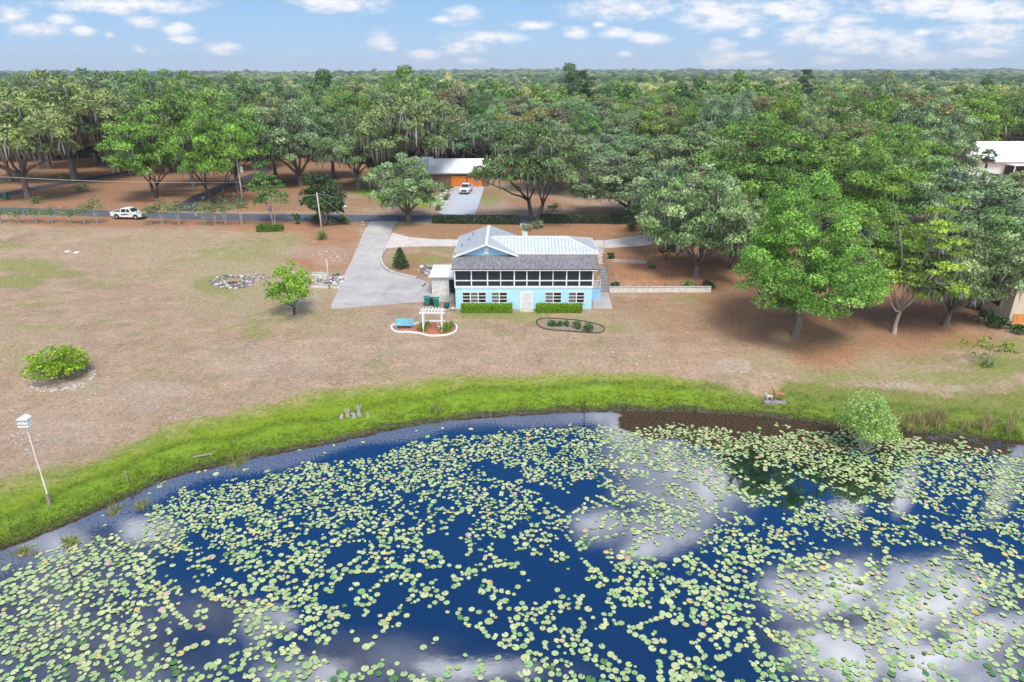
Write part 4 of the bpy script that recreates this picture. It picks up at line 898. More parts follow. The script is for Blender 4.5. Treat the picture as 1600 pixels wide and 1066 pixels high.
def far_gn():
    ng = bpy.data.node_groups.new('far_woods', 'GeometryNodeTree'); ng.interface.new_socket('Geometry', in_out='INPUT', socket_type='NodeSocketGeometry'); ng.interface.new_socket('Geometry', in_out='OUTPUT', socket_type='NodeSocketGeometry')
    N = ng.nodes; L = ng.links; gi = N.new('NodeGroupInput'); go = N.new('NodeGroupOutput'); ip = N.new('GeometryNodeInstanceOnPoints'); g2i = N.new('GeometryNodeGeometryToInstance')
    jn = N.new('GeometryNodeJoinGeometry')
    for s_ in reversed(srcs):
        oi = N.new('GeometryNodeObjectInfo'); oi.inputs[0].default_value = s_; oi.transform_space = 'ORIGINAL'; oi.inputs['As Instance'].default_value = False
        g = N.new('GeometryNodeGeometryToInstance'); L.new(oi.outputs['Geometry'], g.inputs[0]); L.new(g.outputs[0], jn.inputs[0])
    L.new(jn.outputs[0], ip.inputs['Instance']); L.new(gi.outputs[0], ip.inputs['Points']); ip.inputs['Pick Instance'].default_value = True
    def na(n, t):
        a = N.new('GeometryNodeInputNamedAttribute'); a.data_type = t; a.inputs[0].default_value = n; return [o for o in a.outputs if o.enabled and o.name == 'Attribute'][0]
    L.new(na('idx', 'INT'), ip.inputs['Instance Index']); L.new(na('sc', 'FLOAT_VECTOR'), ip.inputs['Scale']); L.new(na('rot', 'FLOAT_VECTOR'), ip.inputs['Rotation'])
    L.new(ip.outputs[0], go.inputs[0]); md = fw.modifiers.new('far_woods', 'NODES'); md.node_group = ng
far_gn()

# ------------------------------------------------------------------ lily pads
def pad_geo(x, y, z, r, a, notch, tilt, col, n=11, lift=0):
    V = [(x, y, z)]; t0 = a+notch; t1 = a+2*pi-notch
    for k in range(n+1):
        t = t0+(t1-t0)*k/n; V.append((x+r*cos(t), y+r*sin(t), z+tilt[0]*cos(t)+tilt[1]*sin(t)+lift))
    return V, [(0, k+1, k+2) for k in range(n)]
PC = [((.41,.50,.22), .36), ((.33,.44,.18), .25), ((.49,.53,.25), .2), ((.52,.54,.24), .07), ((.26,.44,.16), .05), ((.56,.47,.16), .014), ((.50,.36,.26), .014), ((.10,.22,.06), .02)]
PCc = np.array([c for c, w in PC]); PCw = np.array([w for c, w in PC]); PCw /= PCw.sum()
def pad_mat():
    m = bpy.data.materials.new('lily_pad'); m.use_nodes = True; nt = m.node_tree; N = nt.nodes; L = nt.links; b = N['Principled BSDF']
    b.inputs['Roughness'].default_value = .42; b.inputs['Specular IOR Level'].default_value = .5
    at = N.new('ShaderNodeAttribute'); at.attribute_name = 'Col'; L.new(at.outputs['Color'], b.inputs['Base Color']); return m
PM = pad_mat()
def density(x, y, z=LAKE):
    px, py = proj(x, y, z); d = -sdist(x, y)
    w = .40+.26*wob(x, y, .55, 21)+.5*wob(x, y, 1.5, 31)+.3*wob(x, y, 3.6, 13)
    w += .35*(1-sst(3, 9, d-3))   # thick belt off the shore
    w -= ell(px, py, [(150,810,90,40,1),(230,770,60,20,.5),(1440,900,40,20,.1),(300,900,60,50,.35),(870,900,70,40,.45),(560,930,70,40,.4),(780,930,120,30,.3),(1000,1000,90,60,.35),(680,1010,120,60,.5),(60,1040,50,40,.2),(330,1010,60,40,.4),(1190,800,60,20,.35),(1170,740,40,40,.5),(1270,770,60,30,.4),(1420,860,80,20,.4),
                       (760,730,50,20,.35),(900,770,60,20,.3),(560,780,60,20,.25),(1030,870,50,30,.2),(1230,900,50,30,.2),(700,880,40,60,.4),(480,770,40,16,.2),(920,870,60,50,.3),(560,1010,60,40,.3)])
    lo = np.where(x < 8, 3.4, np.where(x < 24, 3.3, 2.0))
    w = np.where(d < lo+wob(x, y, .45, 8)*.9, np.where(rng.random(np.shape(x)) < .012, 1, -1), w)
    return w
pads = []; cell = {}
def far_enough(x, y, r, f=.80):
    ci, cj = int(x//.7), int(y//.7)
    for i in (-1, 0, 1):
        for j in (-1, 0, 1):
            for (a, b_, c_) in cell.get((ci+i, cj+j), ()):
                if (a-x)**2+(b_-y)**2 < (f*(r+c_))**2: return False
    cell.setdefault((ci, cj), []).append((x, y, r)); return True
NC = 62000
cx = rng.uniform(-46, 52, NC); cy = rng.uniform(20, 53, NC); dn = density(cx, cy); ok = (dn > rng.uniform(.15, 1.0, NC)) & (sdist(cx, cy) < -.2)
for x, y in zip(cx[ok], cy[ok]):
    # little chains of pads
    k = 1+int(rng.exponential(1.6)); a = rng.uniform(0, 2*pi)
    for q in range(min(k, 6)):
        r = float(np.clip(rng.normal(.138, .045)+.035*(y < 36), .06, .28))
        if far_enough(x, y, r): pads.append((x, y, r))
        a += rng.normal()*.7; x += cos(a)*r*1.95; y += sin(a)*r*1.95
        if sdist(x, y)[0] > -.5: break
pads = np.array(pads)
ppx, ppy = proj(pads[:, 0], pads[:, 1], LAKE); vis = (ppx > -8) & (ppx < 1608) & (ppy < 1072)
size = np.where(vis, pads[:, 2]/pads[:, 1], 0); order = np.argsort(-np.where(vis, -pads[:, 1]*.05+pads[:, 2]*.6, -99)); solo = order[:298]; mass = order[298:]
protos = []
for i in range(16):
    c = PCc[rng.choice(len(PCc), p=PCw)]*rng.uniform(.88, 1.1); V, Fc = pad_geo(0, 0, 0, 1, rng.uniform(0, 6.28), rng.uniform(.06, .3), (rng.normal()*.03, rng.normal()*.03), c, 16)
    cc = np.array([c*.95]+[c*rng.uniform(.94, 1.06) for _ in V[1:]]); protos.append(new_mesh('lily_pad', V, Fc, PM, cc))
for i in solo:
    x, y, r = pads[i]; o = link('lily_pad', protos[int(rng.integers(16))], None, (x, y, LAKE+.015+rng.random()*.03), rng.uniform(0, 6.28)); o.scale = (r, r, r)
    tag(o, 'round notched pale green lily pad floating on the nearest water', 'lily pad', 'lily pads floating on the nearest water')
VV = []; FF = []; CCs = []
for i in mass:
    x, y, r = pads[i]; c = PCc[rng.choice(len(PCc), p=PCw)]*rng.uniform(.85, 1.12); b0 = len(VV)
    V, Fc = pad_geo(x, y, LAKE+.012+rng.random()*.035, r, rng.uniform(0, 6.28), rng.uniform(.06, .3), (rng.normal()*.012, rng.normal()*.012), c, 10)
    VV += V; FF += [(a+b0, b+b0, d+b0) for a, b, d in Fc]; CCs += [c]*len(V)
o = link('lily_pads', new_mesh('lily_pads', np.array(VV), np.array(FF), PM, np.array(CCs))); tag(o, 'thousands of pale green lily pads covering the farther water of the lake', 'lily pads', kind='stuff')
print('PADS', len(pads), 'TREES', len(near), 'FAR', len(fx), 'YC', YC)

# ------------------------------------------------------------------ hedges, shrubs, tufts
def hedge(name, a, b, depth, h, label, pal, size=.16, per=260, z=None, cat='hedge', top=.08, core=None):
    """a,b: world x,y ends of the front foot"""
    rg = np.random.default_rng(int(abs(a[0]*100))+3); a = np.array(a[:2]); b = np.array(b[:2]); L_ = np.linalg.norm(b-a); ang = math.atan2(b[1]-a[1], b[0]-a[0])
    z0 = g1(*((a+b)/2)) if z is None else z
    o = thing(name, (a[0], a[1], z0), label, cat, None, ang)
    area = L_*(h*2+depth)+2*depth*h; n = int(per*area); Ps = []; Ns = []
    for k in range(n):
        u = rg.random(); 
        x = rg.uniform(0, L_); t = rg.random()*(2*h+depth)
        if rg.random() < 2*depth*h/area: x = 0 if rg.random() < .5 else L_; p = (x, rg.uniform(0, depth), rg.uniform(0, h)); nn = (-1 if x == 0 else 1, 0, 0)
        elif t < h: p = (x, 0, t); nn = (0, -1, 0)
        elif t < h+depth: p = (x, t-h, h); nn = (0, 0, 1)
        else: p = (x, depth, t-h-depth); nn = (0, 1, 0)
        Ps.append(p); Ns.append(nn)
    Ps = np.array(Ps)+rg.normal(size=(n, 3))*.035; Ps[:, 2] += top*np.sin(Ps[:, 0]*1.9)*np.sin(Ps[:, 0]*.7+1)*(Ps[:, 2] > h*.6); Ns = norm(np.array(Ns)+rg.normal(size=(n, 3))*.55)
    V = leaf_quads(rg, Ps, Ns, size*rg.uniform(.6, 1.3, n)); pal = np.array(pal); t = rg.random((n, 1)); i0 = (t*(len(pal)-1)).astype(int)[:, 0].clip(0, len(pal)-2); f = t*(len(pal)-1)-i0[:, None]
    cc = (pal[i0]*(1-f)+pal[i0+1]*f)*rg.uniform(.75, 1.2, (n, 1)); fo = link('foliage', new_mesh('foliage', V, np.arange(len(V)).reshape(-1, 4), M['leafhero'], np.repeat(cc, 4, 0)), o)
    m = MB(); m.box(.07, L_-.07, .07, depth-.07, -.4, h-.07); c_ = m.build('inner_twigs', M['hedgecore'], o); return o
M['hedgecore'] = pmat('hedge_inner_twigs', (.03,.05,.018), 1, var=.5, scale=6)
def shrub(name, x, y, r, h, label, pal=DRK, n=14, size=.2, per=200, cat='shrub', group=None, z=None, flat=.9, mat='leafhero', stems=True, jit=.8):
    rg = np.random.default_rng(int(abs(x*37+y*11))); z0 = g1(x, y) if z is None else z
    o = thing(name, (x, y, z0), label, cat, group); cen = crown_centres(rg, n, r*.68, h*.15, h*.82, .3, .1, .4, 1.0); rad = rg.uniform(.3, .45, len(cen))*min(r, h)
    V, Fc, Cc = clump_leaves(rg, cen, rad, per/(min(r, h)**2*.15)/4, size, flat, -.5, jit, pal)
    link('foliage', new_mesh('foliage', V, Fc, M[mat], Cc), o)
    if stems: mb = skeleton(rg, cen, h, .03+.02*h, h*.12, 5, 1, thin=.012, wiggle=.1); mb.build('stems', M['darkbark'], o)
    return o
def tufts(name, pts, hgt, spread, blades, pal, label, cat, kind=None, bw=.05, group=None):
    rg = np.random.default_rng(len(pts)+int(hgt*100)); pal = np.array(pal); Q = np.repeat(np.array(pts, float), blades, 0); n = len(Q)
    a = rg.uniform(0, 2*pi, n); s_ = spread*rg.random(n); dx = np.stack([np.cos(a), np.sin(a), a*0], 1); h = hgt*rg.uniform(.5, 1.1, n)
    p0 = Q+dx*(s_*.5)[:, None]; p2 = p0+dx*(s_*rg.uniform(.4, 1, n))[:, None]; p2[:, 2] += h; p1 = p0*.6+p2*.4; p1[:, 2] = p0[:, 2]+h*.65; p0[:, 2] -= .03
    q = rg.uniform(0, pi, n); u = np.stack([np.cos(q), np.sin(q), q*0], 1)*bw/2; c = pal[rg.integers(len(pal), size=n)]*rg.uniform(.75, 1.2, (n, 1))
    V = np.stack([p0-u, p0+u, p1+u*.7, p1-u*.7, p1-u*.7, p1+u*.7, p2+u*.15, p2-u*.15], 1).reshape(-1, 3)
    me = new_mesh(name, V, np.arange(len(V)).reshape(-1, 4), M['leafhero'], np.repeat(c, 8, 0)); return tag(link(name, me), label, cat, group, kind)
# ------------------------------------------------------------------ the blue house
YF = 76.3
def hx(px): return xat(YF, px, 470)
XL, XR = xat(YF, 712, 470), xat(YF, 924.5, 470)       # lower storey
def roofpt(px, Y, py=None):  return xat(Y, px, 0)
def build_house():
    W = XR-XL
    h = thing('blue_house', ((XL+XR)/2, YF, 0), 'two storey light blue lakeside house with a screened porch and white metal roof', 'house')
    ox, oy = (XL+XR)/2, YF
    def lx(px, Y=YF, z=2.5):   # local x of a photo column for a point at distance Y, height z
        dep = Y*cos(PITCH)+(CAMZ-z)*sin(PITCH); return (px-800)/F*dep-ox
    a, b = XL-ox, XR-ox
    H1 = 2.62; HE = 4.92; D = 3.4
    zb = -.35
    # lower wall with openings left by recessed windows: solid wall plus proud frames
    w = MB(); w.box(a, b, 0, D, zb, H1); w.box(a+.02, b-.02, D, 12.6, 1.0, H1+.1); w.build('lower_wall', M['blue'], h)
    w = MB(); w.box(a, b, D-.05+.0, D+.12, H1+.12, 5.75); w.box(a+.02, b-.02, D+.12, 12.6, H1+.1, 5.72); w.build('upper_wall', M['deepblue'], h)
    w = MB(); w.box(a-.06, b+.06, -.06, D-.06, H1+.005, H1+.11); w.build('porch_floor', M['white'], h)
    # door and step
    d = MB(); dl, dr = lx(814.2), lx(831.2); d.box(dl-.08, dr+.08, -.05, .02, .0, 2.18)
    do = d.build('entry_door', M['white'], h); g = MB()
    mid = (dl+dr)/2; 
    for s0, s1 in ((dl+.08, mid-.06), (mid+.06, dr-.08)):
        g.box(s0, s1, -.065, -.053, .12, 1.05); g.box(s0, s1, -.065, -.053, 1.15, 2.05)
    g.build('door_panel', M['whitewash'], do); g = MB(); g.box(mid-.012, mid+.012, -.07, -.05, .02, 2.1); g.box(mid+.05, mid+.1, -.10, -.053, 1.02, 1.1); g.build('handle', M['greystone'], do)
    g = MB(); g.box(dl-.15, dr+.15, -1.0, -.05, -.3, .07); g.build('door_step', M['concrete'], h)
    # lower windows
    for (p0, p1, n) in ((722.3, 759.3, 3), (768, 792.3, 2), (852.2, 877.4, 2), (888.6, 913.4, 2)):
        x0, x1 = lx(p0), lx(p1); z0, z1 = .88, 2.12
        f = MB(); t = .06
        f.box(x0-t, x1+t, -.09, .01, z1, z1+t); f.box(x0-t, x1+t, -.12, .01, z0-t-.03, z0); f.box(x0-t, x0, -.09, .01, z0, z1); f.box(x1, x1+t, -.09, .01, z0, z1)
        for k in range(1, n): xm = x0+(x1-x0)*k/n; f.box(xm-.055, xm+.055, -.085, .01, z0, z1)
        for k in range(1, 3): zm = z0+(z1-z0)*k/3; f.box(x0, x1, -.08, .01, zm-.035, zm+.035)
        fo = f.build('window', M['white'], h)
        for k in range(n):
            xa = x0+(x1-x0)*k/n+.055; xb = x0+(x1-x0)*(k+1)/n-.055; g = MB(); g.box(xa, xb, -.045, -.005, z0, z1)
            g.build('pane', M['glass'] if (k+int(p0)) % 3 else M['louvre'], fo)
    # porch posts, rails, screens
    fr = MB(); fr.box(a-.08, b+.08, -.08, .06, H1+.11, H1+.30); fr.box(a-.08, b+.08, -.08, .06, HE-.14, HE+.08)
    rail = H1+.30+ (HE-.14-H1-.30)*.36
    edges = [(325,423),(435,535),(547,627),(637,720),(733,808),(820,897),(910,990),(1000,1083),(1096,1172),(1185,1258)]
    E = [(640+e0/4.4417, 640+e1/4.4417) for e0, e1 in edges]
    E = [(lx(e0, YF, 3.8)-.035, lx(e1, YF, 3.8)+.035) for e0, e1 in E]
    fr.box(a-.08, b+.08, -.07, .05, rail-.06, rail+.06)
    bounds = [a-.08]
    for i in range(9): bounds += [E[i][1], E[i+1][0]]
    bounds.append(b+.08); E[0] = (a+.06, E[0][1]); E[9] = (E[9][0], b-.06)
    fr.box(a-.08, E[0][0], -.075, .055, H1+.30, HE-.14); fr.box(E[9][1], b+.08, -.075, .055, H1+.30, HE-.14)
    for i in range(9): fr.box(E[i][1], E[i+1][0], -.075, .055, H1+.30, HE-.14)
    for sx in (a-.06, b-.04):
        for y0 in (1.1, 2.2, 3.2): fr.box(sx, sx+.1, y0, y0+.1, H1+.11, HE+.2)
        fr.box(sx+.01, sx+.09, .06, D-.05, rail-.05, rail+.05); fr.box(sx+.01, sx+.09, .06, D-.05, H1+.11, H1+.28)
    fr.build('porch_frame', M['white'], h)
    for i, (x0, x1) in enumerate(E):
        for (z0, z1) in ((H1+.30, rail-.06), (rail+.06, HE-.14)):
            g = MB(); g.add([(x0, .0, z0), (x1, .0, z0), (x1, .0, z1), (x0, .0, z1)], [(0, 1, 2, 3)]); g.build('porch_screen', M['screen'], h)
    for sx in (a-.01, b+.01):
        g = MB(); g.add([(sx, .06, H1+.2), (sx, D-.06, H1+.2), (sx, D-.06, HE+.1), (sx, .06, HE+.1)], [(0, 1, 2, 3)]); g.build('porch_screen', M['screen'], h)
    # sliding doors / windows inside the porch on the upper wall
    for x0, x1 in ((a+1.2, a+3.0), (a+5.2, a+7.0), (a+9.4, a+11.2), (b-3, b-1.4)):
        g = MB(); g.box(x0, x1, D-.11, D-.06, H1+.2, H1+2.1); g.build('inner_window', M['glass'], h)
    # fascia below shingles
    g = MB(); g.box(a-.35, b+.45, -.42, -.36, HE-.02, HE+.16); g.build('fascia', M['white'], h)
    # shingled porch roof
    def slab(mb, P4, t=.09):
        P4 = [np.array(p, float) for p in P4]; lo = [p-np.array([0, 0, t]) for p in P4]; n = len(P4)
        mb.add(P4+lo, [tuple(range(n)), tuple(range(2*n-1, n-1, -1))]+[(i, i+n, (i+1) % n+n, (i+1) % n) for i in range(n)])
    LX = lambda px, Y, z: lx(px, Y, z)
    s = MB(); yb = 80.3-oy
    slab(s, [(a-.38, -.42, HE+.16), (b+.48, -.42, HE+.16), (b+.48, yb, 5.93), (a-.38, yb, 5.93)])
    s.build('shingle_roof', M['shingle'], h)
    # main hipped metal roof with standing seams
    xr0, xr1 = LX(770, 83.2, 7.2), LX(884, 83.2, 7.2); ex = LX(935.5, 79.4, 5.95); yf_, ybk, yr, ze, zr = 79.75-oy, 87.2-oy, 83.2-oy, 6.02, 7.22
    xle = LX(770, 79.4, 6)
    s = MB(); slab(s, [(xle-.4, yf_, ze), (ex, yf_, ze), (xr1, yr, zr), (xr0-.6, yr, zr)]); slab(s, [(ex, yf_, ze), (ex, ybk, ze), (xr1, yr, zr)]); slab(s, [(ex, ybk, ze), (xle-1, ybk, ze), (xr0-.6, yr, zr), (xr1, yr, zr)])
    x = xle+.1; sm = MB()
    while x < ex-.1:
        t_ = 1 if x < xr1 else max(0, 1-(x-xr1)/(ex-xr1)); sm.bar((x, yf_+.01, ze+.03), (x, yf_+(yr-yf_)*t_, ze+(zr-ze)*t_+.03), .09, .07); x += .42
    y = yf_+.3
    while y < ybk-.2:
        t_ = 1-abs(y-yr)/(yr-yf_); sm.bar((ex-.02, y, ze+.03), (ex-(ex-xr1)*t_, y, ze+(zr-ze)*t_+.03), .09, .07); y += .42
    mr = s.build('metal_roof', M['metalroof'], h); sm.build('roof_seams', M['seam'], mr)
    s = MB(); s.bar((xr0, yr, zr+.03), (xr1, yr, zr+.03), .3, .07); s.bar((xr1, yr, zr+.03), (ex, yf_, ze+.05), .22, .07); s.bar((xr1, yr, zr+.03), (ex, ybk, ze+.05), .22, .07); s.build('ridge_cap', M['white'], mr)
    s = MB(); s.box(xle, ex+.02, yf_-.06, yf_-.005, ze-.16, ze+.02); s.box(ex+.005, ex+.06, yf_-.06, ybk, ze-.16, ze+.02); s.build('gutter', M['white'], mr)
    # cross gable at the left
    gy0, gy1 = 79.0-oy, 89.4-oy; gl, gr = LX(707.5, 78.6, 5.65), LX(809.5, 78.6, 5.9); gm = LX(759.5, 78.6, 7.15); gze, gzr = 5.75, 7.28
    s = MB(); slab(s, [(gl, gy0, gze), (gm, gy0, gzr), (gm, gy1, gzr-.05), (gl, gy1, gze)], .1); slab(s, [(gm, gy0, gzr), (gr, gy0, gze+.12), (gr, gy1, gze+.12), (gm, gy1, gzr-.05)], .1)
    y = gy0+.2; sm = MB()
    while y < gy1:
        sm.bar((gl+.02, y, gze+.03), (gm, y, gzr+.03), .09, .07); sm.bar((gm, y, gzr+.03), (gr-.02, y, gze+.15), .09, .07); y += .42
    go = s.build('gable_roof', M['metalroof'], h); sm.build('roof_seams', M['seam'], go)
    s = MB(); s.bar((gm, gy0-.02, gzr+.05), (gm, gy1, gzr), .34, .08); s.build('ridge_cap', M['white'], go)
    s = MB(); s.bar((gl, gy0-.04, gze-.05), (gm, gy0-.04, gzr-.05), .05, .2); s.bar((gm, gy0-.04, gzr-.05), (gr, gy0-.04, gze+.07), .05, .2); s.box(gl-.05, gl-.003, gy0, gy1, gze-.14, gze); s.build('barge_board', M['white'], go)
    s = MB(); s.add([(gl+.5, gy0+.55, 5.5), (gr-.5, gy0+.55, 5.5), (gm, gy0+.55, gzr-.12)], [(0, 1, 2)]); s.prism([(gl+.4, 5.45), (gr-.4, 5.45), (gm, gzr-.14)], gy0+.6, gy0+.75); s.build('gable_wall', M['deepblue'], h)
    s = MB(); s.box(gm-.27, gm+.27, gy0+.48, gy0+.54, 5.95, 6.75); s.build('gable_vent', M['white'], h)
    for (px_, Y_) in ((733, 84), (739, 86.5), (722, 82.3)):
        s = MB(); x_ = LX(px_, Y_, 6.3); zz = gze+(gzr-gze)*(x_-gl)/(gm-gl); s.cyl((x_, Y_-oy), .07, zz-.05, zz+.4, 8); s.cyl((x_, Y_-oy), .12, zz+.36, zz+.46, 8); s.build('vent_pipe', M['greystone'], go, smooth=False)
    # left annex, whitewashed blocks with flat roof and a dark panel painted for the shade inside its opening
    ax0, ax1 = LX(676, 81.5, 1), a-.01; ya0, ya1 = 80.6-oy, 85.5-oy; zt = 2.75
    dx0 = LX(701.5, 80.6, 1.6)
    s = MB(); s.box(ax0, dx0, ya0, ya1, .0, zt); s.box(dx0, ax1, ya0+.9, ya1, .0, zt-.01); s.box(dx0+.001, ax1, ya0, ya0+.9, zt-.35, zt-.002); an = s.build('annex_wall', M['whitewash'], h)
    s = MB(); s.box(ax0-.25, ax1-.01, ya0-.3, ya1+.2, zt, zt+.14); s.build('annex_roof', M['white'], h)
    s = MB(); s.box(dx0+.05, ax1-.05, ya0+.80, ya0+.86, .3, zt-.4); s.build('entrance_dark_panel', M['darkplastic'], h)
    # right side: landing with low blue wall, stacked things kept out
    bx0, bx1 = b+.001, LX(938.5, 79, 1.6); s = MB(); s.box(bx0, bx1, 79.0-oy, 81.4-oy, -.2, 1.75); s.build('landing', M['deepblue'], h)
    s = MB(); s.box(bx0+.01, bx1+.04, 78.96-oy, 81.45-oy, 1.75, 1.84); s.build('landing_slab', M['concrete'], h)
    s = MB(); s.bar((bx1-.05, 79.1-oy, 1.84), (bx1-.05, 79.1-oy, 2.75), .05); s.bar((bx0+.1, 79.1-oy, 1.84), (bx0+.1, 79.1-oy, 2.75), .05); s.bar((bx0+.1, 79.1-oy, 2.72), (bx1-.05, 79.1-oy, 2.72), .05); s.bar((bx1-.05, 79.1-oy, 2.72), (bx1-.05, 81.4-oy, 2.72), .05); s.bar((bx1-.05, 81.4-oy, 1.84), (bx1-.05, 81.4-oy, 2.72), .05); s.build('railing', M['white'], h)
    return h
M['louvre'] = pmat('obscured_louvre_glass', (.12,.14,.15), .3, var=.5, scale=2, streak=(1,1,14))
build_house()
def steps_flight(name, p0, p1, w, n, label, mat='greystone'):
    (x0, y0, z0), (x1, y1, z1) = p0, p1; o = thing(name, (x0, y0, z0), label, 'steps', None, math.atan2(-(x1-x0), y1-y0)); L_ = math.hypot(x1-x0, y1-y0)
    for k in range(n):
        s = MB(); s.box(-w/2, w/2, k*L_/n, (k+1)*L_/n+.02, -.5+k*(z1-z0)/n, (k+1)*(z1-z0)/n); s.build('step', M[mat], o)
    s = MB(); s.tube([(w/2+.05, 0, .1), (w/2+.05, 0, .95), (w/2+.05, L_, z1-z0+.95), (w/2+.05, L_, z1-z0+.05)], .03, 6); s.build('handrail', M['wood'], o); return o
a_ = G(945, 456); b_ = G(941, 420); steps_flight('steps', (a_[0], a_[1], a_[2]), (b_[0]+.1, b_[1], b_[2]+.25), 1.15, 8, 'grey concrete steps rising from the patio along the right end of the blue house')
a_ = G(941, 415); b_ = G(937, 386); steps_flight('steps', (a_[0], a_[1]+.15, a_[2]+.1), (b_[0], b_[1], b_[2]+.08), 1.0, 7, 'upper flight of worn steps climbing to the pale upper drive beside the metal roof', 'stone')
# clipped bright hedges
CLIP = ((.11,.25,.012),(.19,.37,.02),(.27,.46,.03))
for p0, p1, lab in ((721, 799.5, 'clipped bright green box hedge under the left pair of windows of the blue house'), (838.5, 909.5, 'clipped bright green box hedge under the right pair of windows of the blue house')):
    y_ = YF-1.35; x0, x1 = xat(y_, p0, 480), xat(y_, p1, 480); hedge('clipped_hedge', (x0, y_), (x1, y_), .95, .92, lab, CLIP, .13, 420, z=g1((x0+x1)/2, y_)-.02, top=.03)
# dark hedges along the road
HD = ((.02,.045,.015),(.035,.075,.025),(.075,.11,.055),(.14,.14,.12))
for p0, p1, lab in ((676, 811, 'long dark clipped hedge beside the road, left of the garden walk'), (843, 1018, 'long dark clipped hedge beside the road, right of the garden walk')):
    A_ = G(p0, 349.5); B_ = G(p1, 351.5); hedge('hedge', A_, B_, 1.3, 1.35, lab, HD, .22, 120, z=min(A_[2], B_[2])-.05, top=.05)
# ------------------------------------------------------------------ walls, rocks
def wall_thing(name, p0, p1, th_, h, label, mat, cat='wall', bumps=True, z=None):
    A_ = G(*p0); B_ = G(*p1); L_ = math.hypot(B_[0]-A_[0], B_[1]-A_[1]); o = thing(name, (A_[0], A_[1], A_[2] if z is None else z), label, cat, None, math.atan2(B_[1]-A_[1], B_[0]-A_[0]))
    s = MB(); n = max(2, int(L_/.8)); dz = (B_[2]-A_[2])/L_
    for k in range(n):
        x0 = L_*k/n; x1 = L_*(k+1)/n-.012; t = random.uniform(0, .05); s.box(x0, x1, random.uniform(0, .03), th_, -.4+dz*x0, h+dz*x0+t)
    s.build('blocks', M[mat], o); s = MB(); s.box(0, L_, -.03, th_+.03, h+.06, h+.12); 
    if abs(dz) < .02: s.build('coping', M['stone'], o)
    return o
TYW = 83.55
A_ = G(953, 457); B_ = G(1110, 457)
wall_thing('retaining_wall', (952, 457.5), (1111, 457), .35, .62, 'long low whitewashed wall holding the terrace right of the blue house', 'whitewash')
wall_thing('stone_edging', (955, 409), (1010, 412), .25, .15, 'short line of pale stones across the terrace above the low white wall', 'stone', 'edging')
def rocks(name, pts, label, cat, mat='stone', kind=None, col=False, group=None):
    s = MB()
    for (x, y, r) in pts:
        g_ = random.uniform(.35, 1.0)
        if col: s.cur = tuple(np.array(random.choice([(.62,.6,.58),(.28,.26,.27),(.16,.15,.17),(.45,.40,.36),(.10,.10,.11)]))*random.uniform(.8, 1.1))
        s.rock((x, y, g1(x, y)+r*.25), r)
    o = s.build(name, M['attr'] if col else M[mat]); return tag(o, label, cat, group, kind)
def scatter(px0, py0, rx, ry, n, r0, r1):
    out = []
    for k in range(n):
        a = random.uniform(0, 2*pi); q = math.sqrt(random.random()); x, y, z = G(px0+rx*q*cos(a), py0+ry*q*sin(a)); out.append((x, y, random.uniform(r0, r1)))
    return out
rocks('rubble_pile', scatter(362, 441, 34, 11, 420, .06, .22)+scatter(395, 434, 26, 6, 120, .05, .16), 'low pile of grey broken rubble with boards on the open field', 'rubble', col=True)
def planks(name, p, n, L_, label, mat='wood', sp=.22, rz=.2):
    x, y, z = G(*p); s = MB()
    for k in range(n): s.box(-L_/2, L_/2, k*sp-n*sp/2, k*sp-n*sp/2+sp*.7, .28, .33)
    for k in (-.4, .4): s.box(k*L_-.05, k*L_+.05, -n*sp/2, n*sp/2, .17, .278)
    o = s.build(name, M[mat], loc=(x, y, z), rz=rz); return tag(o, label, 'pallet')
M['palletwood'] = pmat('fresh_wood', (.42,.26,.17), .9, var=.2, scale=3)
planks('pallet', (366, 441), 6, 1.7, 'faded orange wooden pallet lying on the rubble pile', 'palletwood')
ring = []
for k in range(64):
    a = 2*pi*k/64; ring.append((G(93, 598)[0]+2.65*cos(a)+random.gauss(0,.15), G(93, 592)[1]-.2+2.3*sin(a)+random.gauss(0,.15), random.uniform(.08, .18)))
rocks('stone_ring', ring+scatter(98, 606, 34, 6, 50, .06, .13), 'ring of pale stones around the round lime green bush', 'edging', kind='stuff')
rocks('stone_scatter', scatter(585, 420, 0, 0, 0, 1, 1)+scatter(516, 400, 28, 12, 60, .05, .16)+scatter(566, 358, 4, 16, 26, .06, .16), 'loose pale stones lying beside the driveway', 'stones', kind='stuff')
rocks('stone_scatter', scatter(190, 620, 190, 50, 200, .03, .075)+scatter(480, 570, 160, 30, 150, .03, .07)+scatter(1145, 572, 30, 10, 70, .03, .07)+scatter(1400, 603, 60, 6, 50, .04, .08)+scatter(850, 545, 200, 28, 120, .03, .06)+scatter(40, 690, 30, 16, 20, .05, .12), 'small white limestone chips strewn over the bare ground', 'stones', kind='stuff')
rocks('rock_heap', scatter(665, 423, 12, 9, 46, .12, .36), 'heap of dark and pale rocks between the planted island and the white annex', 'rocks', col=True)
rocks('rock_heap', scatter(524, 437, 13, 8, 60, .14, .34)+scatter(503, 440, 14, 7, 40, .12, .30), 'heap of white rocks inside the low block wall beside the driveway', 'rocks', col=True)
wall_thing('block_wall', (486, 449), (530, 451), .25, .32, 'low white block wall in front of the rock heap beside the driveway', 'whitewash')
wall_thing('block_wall', (487, 431), (512, 431), .25, .32, 'short white block wall behind the rock heap beside the driveway', 'whitewash')
for px_, py_, lab in ((105.5, 393.5, 'larger flat white stone lying alone on the left field'), (120, 395, 'smaller flat white stone beside the larger one on the left field')):
    x, y, z = G(px_, py_); s = MB(); s.rock((0, 0, .05), .42, random, .28); tag(s.build('flat_stone', M['white'], loc=(x, y, z)), lab, 'stone')
